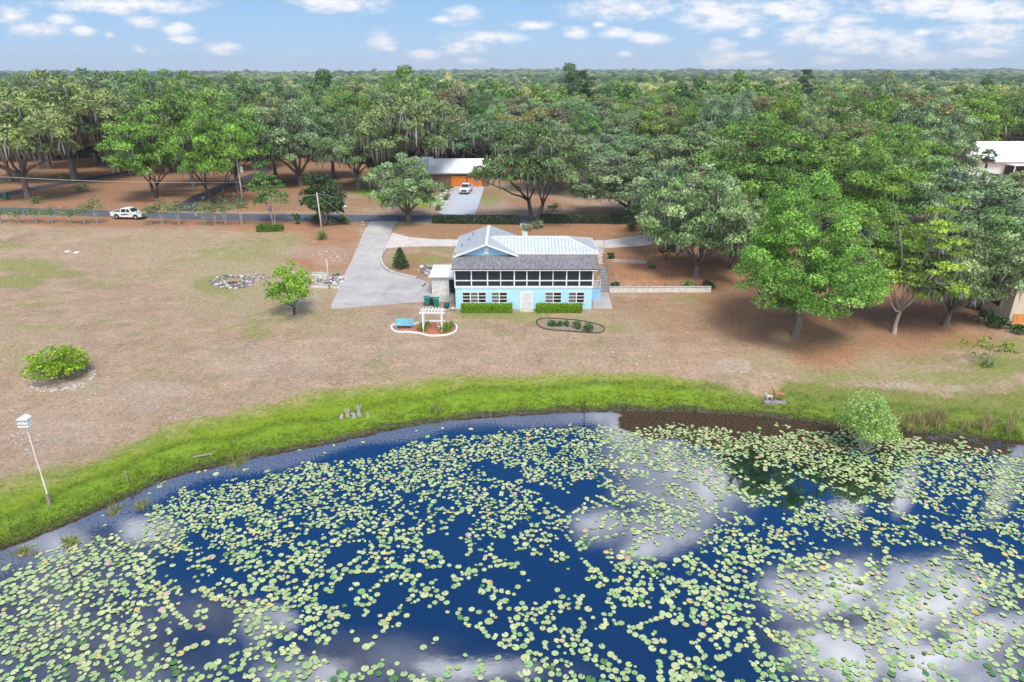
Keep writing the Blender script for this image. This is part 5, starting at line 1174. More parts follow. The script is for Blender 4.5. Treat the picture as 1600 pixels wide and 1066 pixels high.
# planted island kerb
def kerb(name, pxs, w, h, label, mat, cat='kerb', closed=False, scall=0):
    pts = [G(*p) for p in pxs]
    # resample smooth
    P_ = np.array([p[:2] for p in pts]); n = len(P_); out = []
    rngk = range(n) if closed else range(n-1)
    for i in rngk:
        p0, p1, p2, p3 = [P_[(i+k) % n] if closed else P_[min(max(i+k, 0), n-1)] for k in (-1, 0, 1, 2)]
        for t in np.linspace(0, 1, 7)[:-1]:
            out.append(.5*((2*p1)+(-p0+p2)*t+(2*p0-5*p1+4*p2-p3)*t*t+(-p0+3*p1-3*p2+p3)*t**3))
    if not closed: out.append(P_[-1])
    s = MB(); m = len(out)
    for i in range(m if closed else m-1):
        a = out[i]; b = out[(i+1) % m]; za = g1(*a); zb_ = g1(*b); k = 1+scall*(i % 2); s.bar((a[0], a[1], za+h*k/2-.05), (b[0]+(b[0]-a[0])*.02, b[1]+(b[1]-a[1])*.02, zb_+h*k/2-.05), w, h*k+.1)
    o = s.build(name, M[mat]); tag(o, label, cat); return out
kerb('kerb', [(604,392),(597,399),(596,411),(603,422),(617,429),(634,433),(651,437)], .28, .38, 'curved concrete kerb around the planted island beside the driveway', 'stone')
def bed(name, pxs, mat, label, off=.05):
    P_ = np.array([G(*p)[:2] for p in pxs]); c = P_.mean(0); V = []; n = len(P_); rings = 4
    for r in range(1, rings+1):
        for p in P_: q = c+(p-c)*r/rings; V.append((q[0], q[1], g1(*q)+off+.04*(1-r/rings)))
    V.append((c[0], c[1], g1(*c)+off+.05)); k = len(V)-1; Fc = [(k, i, (i+1) % n) for i in range(n)]+[(r*n+i, (r+1)*n+i, (r+1)*n+(i+1) % n, r*n+(i+1) % n) for r in range(rings-1) for i in range(n)]
    me = new_mesh(name, V, Fc, M[mat]); return tag(link(name, me), kind='structure')
out = kerb('bed_edging', [(612,514),(613,509.5),(620,507.5),(640,509),(655,505),(670,502.5),(690,503),(705,505),(713,510),(713,517),(706,521.5),(694,524.5),(680,525.3),(670,525),(655,521.5),(638,519.5),(620,519)], .17, .13, 'white scalloped edging around the red mulch bed with the arbor', 'white', 'edging', True, .25)
bed('mulch_bed', [(613,514),(616,509),(640,510),(668,504),(700,505),(712,512),(706,520),(680,524),(655,520),(625,518)], 'mulch', None)
kerb('garden_hose', [(838,504),(843,499),(856,497.5),(880,499),(905,501),(925,505),(941,510),(944,516),(936,520.5),(915,520),(890,518),(862,516),(845,512)], .09, .08, 'black hose edging the oval bed of small shrubs in front of the house', 'black', 'hose', True)
bed('oval_bed', [(840,505),(850,499),(880,500.5),(920,505),(940,512),(930,519),(890,517),(850,512.5)], 'soil', None, .03)
SHG = ((.05,.13,.03),(.09,.19,.05),(.13,.24,.07))
for px_, py_, r, h_, lab in ((862,509,.55,.8,'leftmost small shrub in the oval bed'), (874,510,.45,.75,'second small shrub from the left in the oval bed'), (886,510,.40,.75,'middle small shrub in the oval bed'), (901,514,.62,1.05,'large green shrub fourth from the left in the oval bed'), (919,518,.72,1.35,'tallest green shrub at the right of the oval bed')):
    x, y, z = G(px_, py_); shrub('small_shrub', x, y, r, h_, lab, SHG, 9, .16, 150, group='shrubs in the oval bed')
YLW = ((.16,.24,.03),(.28,.36,.06),(.40,.46,.14))
for px_, py_, r, h_, lab in ((659,517,.6,.7,'yellow green clump left of the arbor in the mulch bed'), (664,510.5,.5,.7,'leafy clump behind the left post of the arbor'), (697,518,.85,1.05,'large yellow green clump right of the arbor in the mulch bed'), (702,511,.6,.75,'pale leafy clump at the back right of the mulch bed')):
    x, y, z = G(px_, py_); tufts('leafy_clump', [(x+random.gauss(0,.18), y+random.gauss(0,.18), z) for _ in range(5)], h_, r*1.3, 26, YLW, lab, 'plant', bw=.10)
# arbor
def arbor():
    x, y, z = G(681, 519.5); w = 2.05; o = thing('arbor', (x-.35, y, z), 'white wooden garden arbor with four posts standing in the mulch bed', 'arbor')
    for sx in (-w/2, w/2):
        for sy in (0, .9): s = MB(); s.box(sx-.07, sx+.07, sy-.07, sy+.07, -.1, 2.25); s.build('post', M['white'], o)
        s = MB()
        for k in range(1, 6): s.box(sx-.02, sx+.02, .08, .82, k*.36, k*.36+.04)
        s.build('side_lattice', M['white'], o)
    for sy in (-.08, .98): s = MB(); s.box(-w/2-.35, w/2+.35, sy-.04, sy+.04, 2.22, 2.42); s.build('beam', M['white'], o)
    for k in range(7): s = MB(); xx = -w/2+k*w/6; s.box(xx-.035, xx+.035, -.35, 1.25, 2.425, 2.55); s.build('rafter', M['white'], o)
    x, y, z = G(688, 516); c = thing('garden_chair', (x, y, z), 'small white metal chair tucked against the right post of the arbor', 'chair', None, .6)
    s = MB(); s.box(-.22, .22, -.2, .2, .42, .46); s.build('seat', M['white'], c)
    s = MB(); s.bar((-.2, .2, .44), (-.2, .3, .95), .04); s.bar((.2, .2, .44), (.2, .3, .95), .04); s.bar((-.2, .3, .93), (.2, .3, .93), .05); s.bar((-.07, .24, .46), (-.07, .3, .93), .03); s.bar((.07, .24, .46), (.07, .3, .93), .03); s.build('backrest', M['white'], c)
    for sx in (-.2, .2):
        for sy in (-.18, .18): s = MB(); s.bar((sx, sy, 0), (sx, sy, .43), .04); s.build('leg', M['white'], c)
arbor()
def bench():
    x, y, z = G(632, 515.2); o = thing('garden_bench', (x, y, z+.05), 'turquoise slatted garden bench on the red mulch left of the arbor', 'bench', None, 0); w = 1.0
    s = MB()
    for k in range(4): s.box(-w, w, k*.125, k*.125+.105, .43, .465)
    s.build('seat', M['turq'], o); s = MB()
    for k in range(5): yy_ = .50+k*.025; s.box(-w, w, yy_, yy_+.03, .53+k*.105, .53+k*.105+.09)
    s.build('backrest', M['turq'], o)
    for sx in (-w+.12, w-.12):
        s = MB(); s.bar((sx, .02, 0), (sx, .02, .43), .07); s.build('leg', M['turq'], o); s = MB(); s.bar((sx, .52, 0), (sx, .64, 1.08), .06); s.build('leg', M['turq'], o)
        s = MB(); s.bar((sx, 0, .66), (sx, .54, .68), .07, .04); s.bar((sx, .03, .44), (sx, .03, .66), .05); s.build('armrest', M['turq'], o)
bench()
# wheelie bins
def bin_(px_, py_, label, mat='green', s_=1.0, rz=0.1, z=None):
    x, y, z = G(px_, py_); o = thing('wheeled_bin', (x, y, z+.05), label, 'bin', None, rz, (s_, s_, s_)); s = MB()
    s.add([(-.25,-.28,.06),(.25,-.28,.06),(.25,.25,.06),(-.25,.25,.06),(-.33,-.36,1.0),(.33,-.36,1.0),(.33,.36,1.0),(-.33,.36,1.0)], [(0,3,2,1),(4,5,6,7),(0,1,5,4),(1,2,6,5),(2,3,7,6),(3,0,4,7)]); s.build('body', M[mat], o, bevel=.03)
    s = MB(); s.prism([(-.42, 1.02), (.42, 1.02), (.40, 1.07), (0, 1.15), (-.36, 1.12)], -.36, .36, 'x'); s.build('lid', M[mat], o, bevel=.015)
    for sx in (-.3, .3): s = MB(); s.tube([(sx-.03, .3, .12), (sx+.03, .3, .12)], .13, 14); s.build('wheel', M['black'], o)
    s = MB(); s.bar((-.3, .42, .98), (.3, .42, .98), .04); s.build('handle', M[mat], o)
bin_(667.3, 477.5, 'left green wheeled bin on the edge of the driveway in front of the house'); bin_(682, 479.5, 'right green wheeled bin on the edge of the driveway in front of the house'); bin_(674.5, 476.8, 'smaller dark bin standing between the two green bins', 'darkplastic', .82)
bin_(10, 312, 'green wheeled bin beside the road at the far left edge', 'green', 1.1)
x, y, z = G(698, 481); s = MB(); s.tube([(0,0,.0),(0,0,.1),(0,0,.32),(0,0,.5),(0,0,.56)], [.2,.3,.36,.30,.33], 16); tag(s.build('garden_pot', M['cobalt'], loc=(x, y, z), smooth=True), 'round dark blue glazed pot left of the house corner', 'pot')
x, y, z = G(707.5, 485.5); s = MB(); s.tube([(0,0,0),(0,0,.12),(0,0,.26),(0,0,.30)], [.2,.16,.34,.36], 14); tag(s.build('stone_basin', M['stone'], loc=(x, y, z)), 'pale stone basin on the ground at the left corner of the house', 'basin')
x, y, z = G(659, 449); s = MB(); s.tube([(0,0,.08),(.2,.5,.1),(.35,1.0,.2),(.45,1.4,.14)], [.07,.09,.07,.04], 7); tag(s.build('fallen_branch', M['darkbark'], loc=(x, y, z)), 'dark curved branch lying on the driveway before the white annex', 'branch')
# island conifer-like shrub, road shrubs
x, y, z = G(626, 419)
o = thing('conical_shrub', (x, y, z), 'dark conical shrub on the planted island beside the driveway', 'shrub'); rg = np.random.default_rng(8); cen = []; rad = []
for k in range(40):
    t = k/39; h_ = .35+2.5*t; rr = 1.1*(1-t)**.75+.05; a = k*2.4; cen.append((rr*.7*cos(a), rr*.7*sin(a), h_)); rad.append(.22+.28*(1-t))
V, Fc, Cc = clump_leaves(rg, np.array(cen), np.array(rad), 420, .17, .5, -.4, .8, DRK); link('foliage', new_mesh('foliage', V, Fc, M['leafhero'], Cc), o); s = MB(); s.tube([(0,0,-.1),(0,0,3.0)], [.08,.02], 6); s.build('stem', M['darkbark'], o)
for px_, py_, r, h_, lab, pal in ((464,350,.85,2.6,'tall narrow dark shrub by the road left of the bare pole', DRK), (491,349,1.35,1.7,'round dark shrub by the road just left of the bare pole', DRK), (517,351,1.3,1.1,'brownish low shrub by the road behind the bare pole', BRN), (536,351,1.15,1.4,'round dark shrub by the road at the mouth of the driveway', DRK),
                                (504,375,1.0,1.6,'bushy green shrub around the foot of the bare pole', GRN), (1040,404,1.9,2.9,'large dark bush under the leaning oak on the terrace', DRK), (954,404,.6,.9,'small dark round shrub near the top of the terrace steps', DRK), (1018,419,.5,.7,'small thin plant in the middle of the terrace', SHG), (961,449,.55,.8,'small green plant just above the left end of the low white wall', SHG),
                                (1075,445,1.3,1.2,'ground hugging green shrub by the right end of the low white wall', GRN), (1105,450,1.1,1.0,'dark trailing shrub at the very end of the low white wall', DRK), (822,360,1.1,1.2,'grey twiggy shrub at the foot of the oak between the two dark hedges', GRY), (841,357,1.2,1.3,'grey rounded shrub at the left end of the right hand dark hedge', GRY), (987,360,1.4,1.4,'dark spreading shrub below the right end of the long hedge', DRK)):
    x, y, z = G(px_, py_); shrub('shrub', x, y, r, h_, lab, pal, 12, .26, 110)
A_ = G(401, 363); B_ = G(440, 362); hedge('low_hedge', A_, B_, 1.6, .8, 'low oval bright green hedge around the foot of the airy tree by the road', ((.06,.15,.015),(.11,.23,.02),(.15,.29,.03)), .2, 160, top=.12)
# ------------------------------------------------------------------ poles and wires
def pole(name, px_, base, top, r, label, arm=False, trans=False, lean=0, mat='wood'):
    x, y, z = G(px_, base); H = ztop(y, top)-z; o = thing(name, (x, y, z), label, 'pole'); s = MB(); s.tube([(0,0,-.3),(lean*H,0,H)], [r, r*.72], 10); s.build('shaft', M[mat], o, smooth=True)
    s = MB(); s.tube([(lean*H,0,H),(lean*H,0,H+.1)], [r*.5, r*.45], 8); s.build('pole_cap', M['greystone'], o)
    if trans:
        s = MB(); s.tube([(.62,0,H-2.6),(.62,0,H-2.5),(.62,0,H-1.6),(.62,0,H-1.5)], [.2,.27,.27,.2], 14); s.bar((0,0,H-2.0), (.45,0,H-2.0), .1); s.build('transformer', M['light'], o)
    if arm: s = MB(); s.bar((-.9,0,H-.5), (.9,0,H-.5), .1, .13); s.build('crossarm', M['wood'], o)
    return x+lean*H, y, z+H
M['palepole'] = pmat('sun_bleached_pole', (.50,.45,.38), .9, var=.2, scale=3, streak=(3,3,.5))
T1 = pole('utility_pole', 505, 374, 301, .12, 'bare wooden utility pole rising from a bushy shrub left of the driveway', lean=-.03, mat='palepole')
T2 = pole('utility_pole', 380, 318, 247, .15, 'wooden utility pole with a pale transformer can by the far lane', trans=True, mat='palepole')
T3 = pole('garden_post', 515, 451, 405, .10, 'thin bleached post standing by the white rocks beside the driveway', mat='palepole')
def wire(name, a, b, sag, label, r=.035):
    a = np.array(a, float); b = np.array(b, float); s = MB(); s.tube([a*(1-t)+b*t-np.array([0, 0, sag*4*t*(1-t)]) for t in np.linspace(0, 1, 24)], r, 5); tag(s.build(name, M['wire']), label, 'wire')
wl = (-118, 131, 3.4+8.6); zt = ztop(T2[1], 285)
wire('overhead_wire', (xat(112, -60, 300), 112, ztop(112, 272)), (T2[0], T2[1], zt), .5, 'overhead wire crossing the left clearing to the pole with the transformer')
wire('overhead_wire', (T2[0]+.1, T2[1], zt-.5), (T1[0], T1[1], T1[2]-.3), .9, 'overhead wire between the two wooden poles')
nx_, ny_ = xat(150, 690, 300), 150
wire('overhead_wire', (T1[0], T1[1], T1[2]-.1), (xat(140, 655, 300), 140, ztop(140, 322)), .6, 'overhead wire from the bare pole towards the white roofed house')
g_ = G(560, 352); wire('guy_wire', (T1[0], T1[1], T1[2]-.4), (g_[0], g_[1], g_[2]), .0, 'guy wire slanting down from the bare pole to the driveway mouth', .025)
# martin house on the pole
def martin():
    x, y, z = G(79, 789); zt_ = ztop(y, 664)-z; o = thing('birdhouse_pole', (x, y, z), 'tall white pole with a white martin birdhouse on the left lake bank', 'birdhouse')
    s = MB(); s.tube([(0,0,-.2),(0,0,2.4)], .055, 10); s.tube([(0,0,2.4),(0,0,zt_)], .038, 8); s.build('pole', M['white'], o); s = MB(); s.box(-.09,.09,-.09,.09,-.2,1.0); s.build('footing_post', M['wood'], o)
    s = MB()
    for k in (0, 1): s.box(-.29, .29, -.24, .24, zt_+k*.27, zt_+k*.27+.20)
    s.build('nest_boxes', M['white'], o); s = MB()
    for k in (0, 1): s.box(-.36, .36, -.31, .31, zt_+k*.27+.205, zt_+k*.27+.225); 
    s.box(-.36, .36, -.31, .31, zt_-.03, zt_-.005); s.build('landing_shelf', M['white'], o)
    s = MB(); s.prism([(-.36, zt_+.52), (.36, zt_+.52), (0, zt_+.70)], -.30, .30); s.build('roof', M['white'], o)
    s = MB()
    for k in (0, 1):
        for i in (-1, 0, 1): s.tube([(i*.18, -.245, zt_+k*.27+.1), (i*.18, -.242, zt_+k*.27+.1)], .05, 10)
    s.build('entrance_hole', M['black'], o)
martin()
def post(px_, base, top, r, label, mat='wood', name='post', z=None):
    x, y, z = G(px_, base) if z is None else (*pt_on(px_, base, z), z); H = ztop(y, top)-z; s = MB(); s.tube([(0,0,-.5),(0,0,H*.6),(-.06,0,H)], [r, r*.95, r*.8], 8); s.bar((-.06-r, 0, H), (r, 0, H+.05), r*1.6, .08); tag(s.build(name, M[mat], loc=(x, y, z)), label, 'post')
post(200, 754, 737, .06, 'short weathered post on the left lake bank', 'wood')
post(117, 914, 886, .05, 'dark slanting stake standing in the water at the lower left', 'darkbark', z=LAKE); post(207, 781, 772, .07, 'dark stub standing in the water near the left bank', 'darkbark', z=LAKE); post(913, 648, 628, .09, 'dark stub at the middle of the lake bank', 'darkbark')
x, y, z = G(318, 714); s = MB(); s.box(-.75, .75, -.09, .09, .0, .07); s.box(-.6, -.52, -.08, .08, -.2, 0); s.box(.52, .6, -.12, .12, -.2, 0); tag(s.build('plank', M['wood'], loc=(x, y, z+.12), rz=.38), 'grey plank lying on the grass at the left lake bank', 'plank')
# cypress stumps
for i, (px_, py_, h_, r, lab) in enumerate(((533,654,.45,.2,'small cut stump leftmost in the group on the lake bank'), (543,650,.85,.2,'forked weathered stump second in the group on the lake bank'), (553,652,.5,.2,'pale cut stump in the middle of the group on the lake bank'), (561,649,1.15,.22,'tallest tangled root stump in the group on the lake bank'), (575,650,.4,.18,'small stump rightmost in the group on the lake bank'))):
    x, y, z = G(px_, py_); s = MB(); s.tube([(0,0,-.1),(0,0,h_*.4),(.03,0,h_*.62)], [r*1.2, r*.85, r*.75], 9)
    for k in range(5 if h_ > .7 else 2): a = k*1.3+i; s.tube([(r*.4*cos(a), r*.4*sin(a), h_*.35), (r*1.0*cos(a), r*1.0*sin(a), h_*.75), (r*1.25*cos(a), r*1.3*sin(a), h_*(.85+.15*(k % 2)))], [r*.4, r*.28, r*.1], 5)
    tag(s.build('stump', M['palebark'], loc=(x, y, z)), lab, 'stump', 'stumps on the lake bank')
# ------------------------------------------------------------------ deer statues (ornaments)
def deer(px_, py_, s_, mat, label, rz):
    x, y, z = G(px_, py_); v = [(0,0,.95),(.42,0,.98),(-.42,0,.96)]   # body mid, chest, rump
    nodes = [((0,0,.86),.19),((.38,0,.90),.20),((-.40,0,.88),.19),((.55,0,1.12),.11),((.66,0,1.38),.085),((.78,0,1.47),.10),((.96,0,1.40),.055),
             ((.40,.12,.62),.075),((.38,.13,.34),.04),((.41,.13,.05),.035),((.40,-.12,.62),.075),((.46,-.13,.34),.04),((.47,-.13,.05),.035),
             ((-.44,.12,.62),.10),((-.55,.13,.36),.045),((-.50,.13,.05),.035),((-.42,-.12,.62),.10),((-.50,-.13,.36),.045),((-.42,-.13,.05),.035),((-.60,0,.98),.05),((-.66,0,.86),.03),
             ((.74,.10,1.58),.035),((.74,-.10,1.58),.035)]
    ed = [(0,1),(0,2),(1,3),(3,4),(4,5),(5,6),(1,7),(7,8),(8,9),(1,10),(10,11),(11,12),(2,13),(13,14),(14,15),(2,16),(16,17),(17,18),(2,19),(19,20),(5,21),(5,22)]
    o = skin_body('deer_statue', nodes, ed, mat); o.location = (x, y, z+.12); o.rotation_euler = (0, 0, rz); o.scale = (s_, s_, s_); tag(o, label, 'statue'); return o
def skin_body(name, nodes, ed, mat, root=0, lv=1, parent=None):
    me = bpy.data.meshes.new(name); me.from_pydata([n[0] for n in nodes], ed, []); me.update(); o = link(name, me, parent); me.materials.append(M[mat])
    sk = o.modifiers.new('skin', 'SKIN'); 
    if not me.skin_vertices: me.skin_vertices_add() if hasattr(me, 'skin_vertices_add') else None
    if not me.skin_vertices:
        bm = __import__('bmesh').new(); bm.from_mesh(me); bm.verts.layers.skin.verify(); bm.to_mesh(me); bm.free()
    for i, n in enumerate(nodes): me.skin_vertices[0].data[i].radius = (n[1], n[1]); me.skin_vertices[0].data[i].use_root = (i == root)
    sb = o.modifiers.new('smooth', 'SUBSURF'); sb.levels = lv; sb.render_levels = lv; sk.use_smooth_shade = True; return o
deer(1215, 628, .82, 'deer', 'larger reddish brown deer statue on the lake bank', pi); deer(1201, 628, .55, 'whitedeer', 'small bleached white fawn statue left of the brown deer', pi+.2)
x, y, z = G(1211, 629); s = MB(); s.box(-1.05, 1.0, -.3, .35, -.1, .11); tag(s.build('statue_base', M['greystone'], loc=(x, y, z), rz=-.05), 'grey slab under the deer statues on the lake bank', 'slab')
# ------------------------------------------------------------------ person on the road
def person():
    x, y, z = G(307, 341); o = thing('person', (x, y, z+.05), 'person in a blue shirt and pale trousers walking along the road behind the small trees', 'person', None, pi/2+.2)
    # facing local +Y; left leg forward
    nodes = [((0,0,.93),.13),((0,.01,1.12),.12),((0,.02,1.32),.15),((0,.02,1.46),.075),((0,.03,1.53),.055),((0,.05,1.63),.095),((0,.06,1.72),.075),
             ((.09,0,.90),.095),((.10,.16,.50),.06),((.10,.20,.10),.04),((.10,.32,.04),.035),
             ((-.09,0,.90),.095),((-.10,-.02,.50),.06),((-.10,-.26,.14),.04),((-.10,-.16,.04),.035),
             ((.19,.02,1.40),.06),((.23,-.08,1.14),.043),((.23,-.02,.90),.032),((.23,.02,.80),.035),
             ((-.19,.02,1.40),.06),((-.24,.08,1.15),.043),((-.22,.22,.95),.032),((-.22,.27,.86),.035)]
    ed = [(0,1),(1,2),(2,3),(3,4),(4,5),(5,6),(0,7),(7,8),(8,9),(9,10),(0,11),(11,12),(12,13),(13,14),(2,15),(15,16),(16,17),(17,18),(2,19),(19,20),(20,21),(21,22)]
    b = skin_body('body', nodes, ed, 'skin', 0, 1, o)
    sh = [(n[0], n[1]*1.16) for n in nodes]; s1 = skin_body('shirt', [sh[i] for i in (0,1,2,15,16,19,20)], [(0,1),(1,2),(2,3),(3,4),(2,5),(5,6)], 'shirt', 0, 1, o)
    s2 = skin_body('trousers', [(nodes[i][0], nodes[i][1]*1.2) for i in (0,7,8,9,11,12,13)], [(0,1),(1,2),(2,3),(0,4),(4,5),(5,6)], 'trouser', 0, 1, o)
    s3 = skin_body('hair', [((0,.02,1.66),.095),((0,.02,1.74),.085)], [(0,1)], 'hair', 0, 1, o)
    for i in (10, 14): m = MB(); p = nodes[i][0]; m.box(p[0]-.05, p[0]+.05, p[1]-.16, p[1]+.1, -.005 if i == 10 else .0, .09); m.build('shoe', M['darkplastic'], o, bevel=.03)
    for i, sg in ((18, 1), (22, -1)):
        p = np.array(nodes[i][0]); m = MB(); m.tube([p+(0,0,.03), p+(0,.01,-.05)], [.035, .04], 8)
        for k in range(4): q = p+np.array([0, -.03+k*.02, -.04]); m.tube([q, q+(-.01*sg, .005, -.04), q+(-.025*sg, .005, -.07+abs(k-1.5)*.006)], [.009, .008, .006], 5)
        q = p+np.array([0, .035, -.0]); m.tube([q, q+(-.01*sg, .03, -.03), q+(-.02*sg, .03, -.055)], [.011, .010, .007], 5); m.build('hand', M['skin'], o)
person()
# ------------------------------------------------------------------ pickups
def pickup(px_, py_, rz, label, mark=False, off=.05):
    x, y, z = G(px_, py_); o = thing('pickup_truck', (x, y, z+off), label, 'pickup truck', None, rz)
    # length along local +X (nose at +X), width along Y
    Wd = .93
    low = MB(); prof = [(-2.75,.48),(-2.78,.95),(-2.70,1.08),(-.95,1.10),(-.9,1.12),(.95,1.14),(1.3,1.13),(2.35,1.02),(2.66,.92),(2.74,.7),(2.72,.45),(2.32,.38)]
    for c in (1.72, -1.68):
        pass
    arch = lambda c: [(c+.50*cos(t), .38+.48*sin(t)) for t in np.linspace(0, pi, 9)]
    prof2 = prof+arch(1.72)+[(1.15,.34),(-1.1,.34)]+arch(-1.68)+[(-2.3,.42)]
    low.prism(prof2, -Wd, Wd); body = low.build('body', M['carwhite'], o, bevel=.04)
    cab = MB(); base = [(-.95,1.10),(1.32,1.12)]; roof = [(-.72,1.74),(-.55,1.80),(.42,1.80),(.62,1.74)]
    P_ = []; 
    for (a, b_, w) in ((-.95,1.10,.90),(1.32,1.12,.90),(.60,1.75,.72),(.40,1.81,.68),(-.55,1.81,.68),(-.78,1.74,.72)): P_.append((a, -w, b_)); P_.append((a, w, b_))
    n = 6; cab.add(P_, [tuple(2*i for i in range(n)), tuple(2*i+1 for i in range(n-1, -1, -1))]+[(2*i, 2*i+1, (2*((i+1) % n))+1, 2*((i+1) % n)) for i in range(n)]); cab.build('cab', M['carwhite'], o, bevel=.03)
    def panel(nm, P4, mat, t=.012):
        P4 = [np.array(p, float) for p in P4]; nn = np.cross(P4[1]-P4[0], P4[3]-P4[0]); nn /= np.linalg.norm(nn); m = MB(); m.add([p+nn*.012 for p in P4]+[p-nn*.05 for p in P4], [(0,1,2,3),(7,6,5,4),(0,4,5,1),(1,5,6,2),(2,6,7,3),(3,7,4,0)]); return m.build(nm, M[mat], o)
    def side(x0, x1, x2, x3, s):
        f = lambda a, b_: (a, s*(.90-(b_-1.12)/.63*.18+.004), b_)
        P4 = [f(x0, 1.16), f(x1, 1.16), f(x2, 1.68), f(x3, 1.68)]
        return P4 if s < 0 else P4[::-1]
    for s in (-1, 1): panel('side_window', side(.20, 1.08, .52, .20, s), 'carglass'); panel('side_window', side(-.75, .10, .10, -.62, s), 'carglass')
    panel('windscreen', [(1.26,-.80,1.17),(1.26,.80,1.17),(.66,.66,1.70),(.66,-.66,1.70)], 'carglass')
    panel('rear_window', [(-.93,.76,1.17),(-.93,-.76,1.17),(-.80,-.64,1.68),(-.80,.64,1.68)], 'carglass')
    m = MB(); m.box(-2.62, -1.05, -.76, .76, 1.085, 1.118); m.build('cargo_bed', M['black'], o)
    m = MB(); m.box(-2.70, -.97, -.93, -.80, 1.08, 1.20); m.box(-2.70, -.97, .80, .93, 1.08, 1.20); m.box(-2.78, -2.64, -.93, .93, 1.08, 1.20); m.build('bed_rails', M['carwhite'], o)
    for cx_ in (1.72, -1.68):
        for s in (-1, 1):
            m = MB(); m.tube([(cx_, s*.70, .38), (cx_, s*.94, .38)], .385, 22); w = m.build('wheel', M['black'], o); m = MB(); m.tube([(cx_, s*.90, .38), (cx_, s*.955, .38)], .23, 14); m.build('rim', M['chrome'], w)
    for s in (-1, 1): m = MB(); m.box(2.60, 2.76, s*.72-.17, s*.72+.17, .78, .95); m.build('headlight', M['light'], o); m = MB(); m.box(-2.81, -2.74, s*.85-.07, s*.85+.07, .72, 1.02); m.build('tail_light', M['red'], o); m = MB(); m.box(.95, 1.12, s*.95-.0 if s > 0 else -1.12, s*.95+.17 if s > 0 else -.95, 1.14, 1.30); m.build('wing_mirror', M['carwhite'], o)
    m = MB(); m.box(2.70, 2.775, -.52, .52, .60, .92); m.build('grille', M['black'], o); m = MB(); m.box(2.66, 2.84, -.9, .9, .40, .57); m.build('bumper', M['chrome'], o)
    if mark:   # dark lettering-like emblem on the doors, unreadable at this distance in the photograph
        for s in (-1, 1): m = MB(); y0 = s*.945; m.prism([(-.75,.72),(-.1,.66),(.15,.80),(.55,.70),(.62,.82),(.2,.98),(-.25,.86),(-.72,.90)], min(y0, y0-s*.02), max(y0, y0-s*.02)); m.build('door_emblem', M['darkplastic'], o)
    return o
pickup(203, 341.5, -.12, 'white pickup truck with a dark door emblem on the shoulder of the left road', True)
pickup(728.5, 301, -pi/2-.10, 'white pickup truck parked nose out on the driveway before the orange garage doors', off=.06)
# ------------------------------------------------------------------ neighbour's house
def gable_house(name, x0, x1, y0, y1, z, hw, zr, label, wall, roof, ridge='x', over=.5, extra=None, cat='house'):
    o = thing(name, ((x0+x1)/2, y0, z), label, cat); a = -(x1-x0)/2; b = -a; d = y1-y0
    s = MB(); s.box(a, b, 0, d, -.5, hw)
    if ridge == 'x': s.prism([(0, hw-.01), (d, hw-.01), (d/2, zr-.12)], a+.01, b-.01, 'x')
    else: s.prism([(a, hw-.01), (b, hw-.01), (0, zr-.12)], .01, d-.01, 'y')
    s.build('wall', M[wall], o); r = MB(); t = .12
    def slab(P4):
        P4 = [np.array(p, float) for p in P4]; n = 4; r.add(P4+[p-np.array([0,0,t]) for p in P4], [(0,1,2,3),(7,6,5,4)]+[(i, i+4, (i+1) % 4+4, (i+1) % 4) for i in range(4)])
    if ridge == 'x':
        k = (zr-hw)/(d/2); e = hw-over*k+.08; slab([(a-over, -over, e), (b+over, -over, e), (b+over, d/2, zr), (a-over, d/2, zr)]); slab([(b+over, d+over, e), (a-over, d+over, e), (a-over, d/2, zr), (b+over, d/2, zr)])
        x = a-over+.1
        while x < b+over and 'metal' in roof: r.bar((x, -over, e+.02), (x, d/2, zr+.02), .05, .06); x += .6
    else:
        k = (zr-hw)/b; e = hw-over*k+.08; slab([(a-over, -over, e), (0, -over, zr), (0, d+over, zr), (a-over, d+over, e)]); slab([(0, -over, zr), (b+over, -over, e), (b+over, d+over, e), (0, d+over, zr)])
    ro = r.build('roof', M[roof], o)
    if extra: extra(o, a, b, d, hw)
    return o
gx0, gx1 = G(704, 292)[0], G(755.5, 292)[0]; gy, gzz = G(728, 292)[1:]
def garage_extra(o, a, b, d, hw):
    m_ = (gx0+gx1)/2
    for c in (-1, 1):
        w = (gx1-gx0)/2-.35; x0 = (gx0+gx1)/2-((NX0+NX1)/2)+c*(w/2+.15)-w/2; m = MB()
        for k in range(4): m.box(x0, x0+w, -.07, .01, .05+k*.56, .05+k*.56+.54)
        dd = m.build('garage_door', M['orange'], o); m = MB(); m.box(x0+w/2-.06, x0+w/2+.06, -.10, -.07, 1.1, 1.22); m.build('handle', M['black'], dd)
        m = MB(); m.box(x0-.1, x0+w+.1, -.09, .0, 2.27, 2.42); m.build('door_header', M['darkroof'], dd)
    m = MB(); m.box(a-.5, b+.5, -.62, -.5, hw-.22, hw-.02); m.build('gutter', M['metalroof'], o)
NX0, NX1 = gx0-4.2, gx1+.9
M['metalwhite'] = pmat('bright_metal_roof', (.82,.84,.84), .5, metal=0, var=.06, scale=.6)
gable_house('brick_house', NX0, NX1, gy, gy+9, gzz, 3.05, 5.3, 'brick house with a white metal roof and two orange garage doors across the road', 'brick', 'metalwhite', 'x', .55, garage_extra)
gable_house('house_wing', NX0-8, NX0-.8, gy+6, gy+13, gzz, 2.7, 5.0, 'grey white roofed wing half hidden by mossy branches left of the orange garage doors', 'brick', 'metalroof', 'x', .5, cat='house')
x, y, z = G(592, 292)
gable_house('garden_shed', x-2.6, x+2.0, y+1.5, y+5.5, z, 2.0, 3.5, 'grey wooden shed behind the brown board gate', 'greypaint', 'greypaint', 'y', .3, cat='shed')
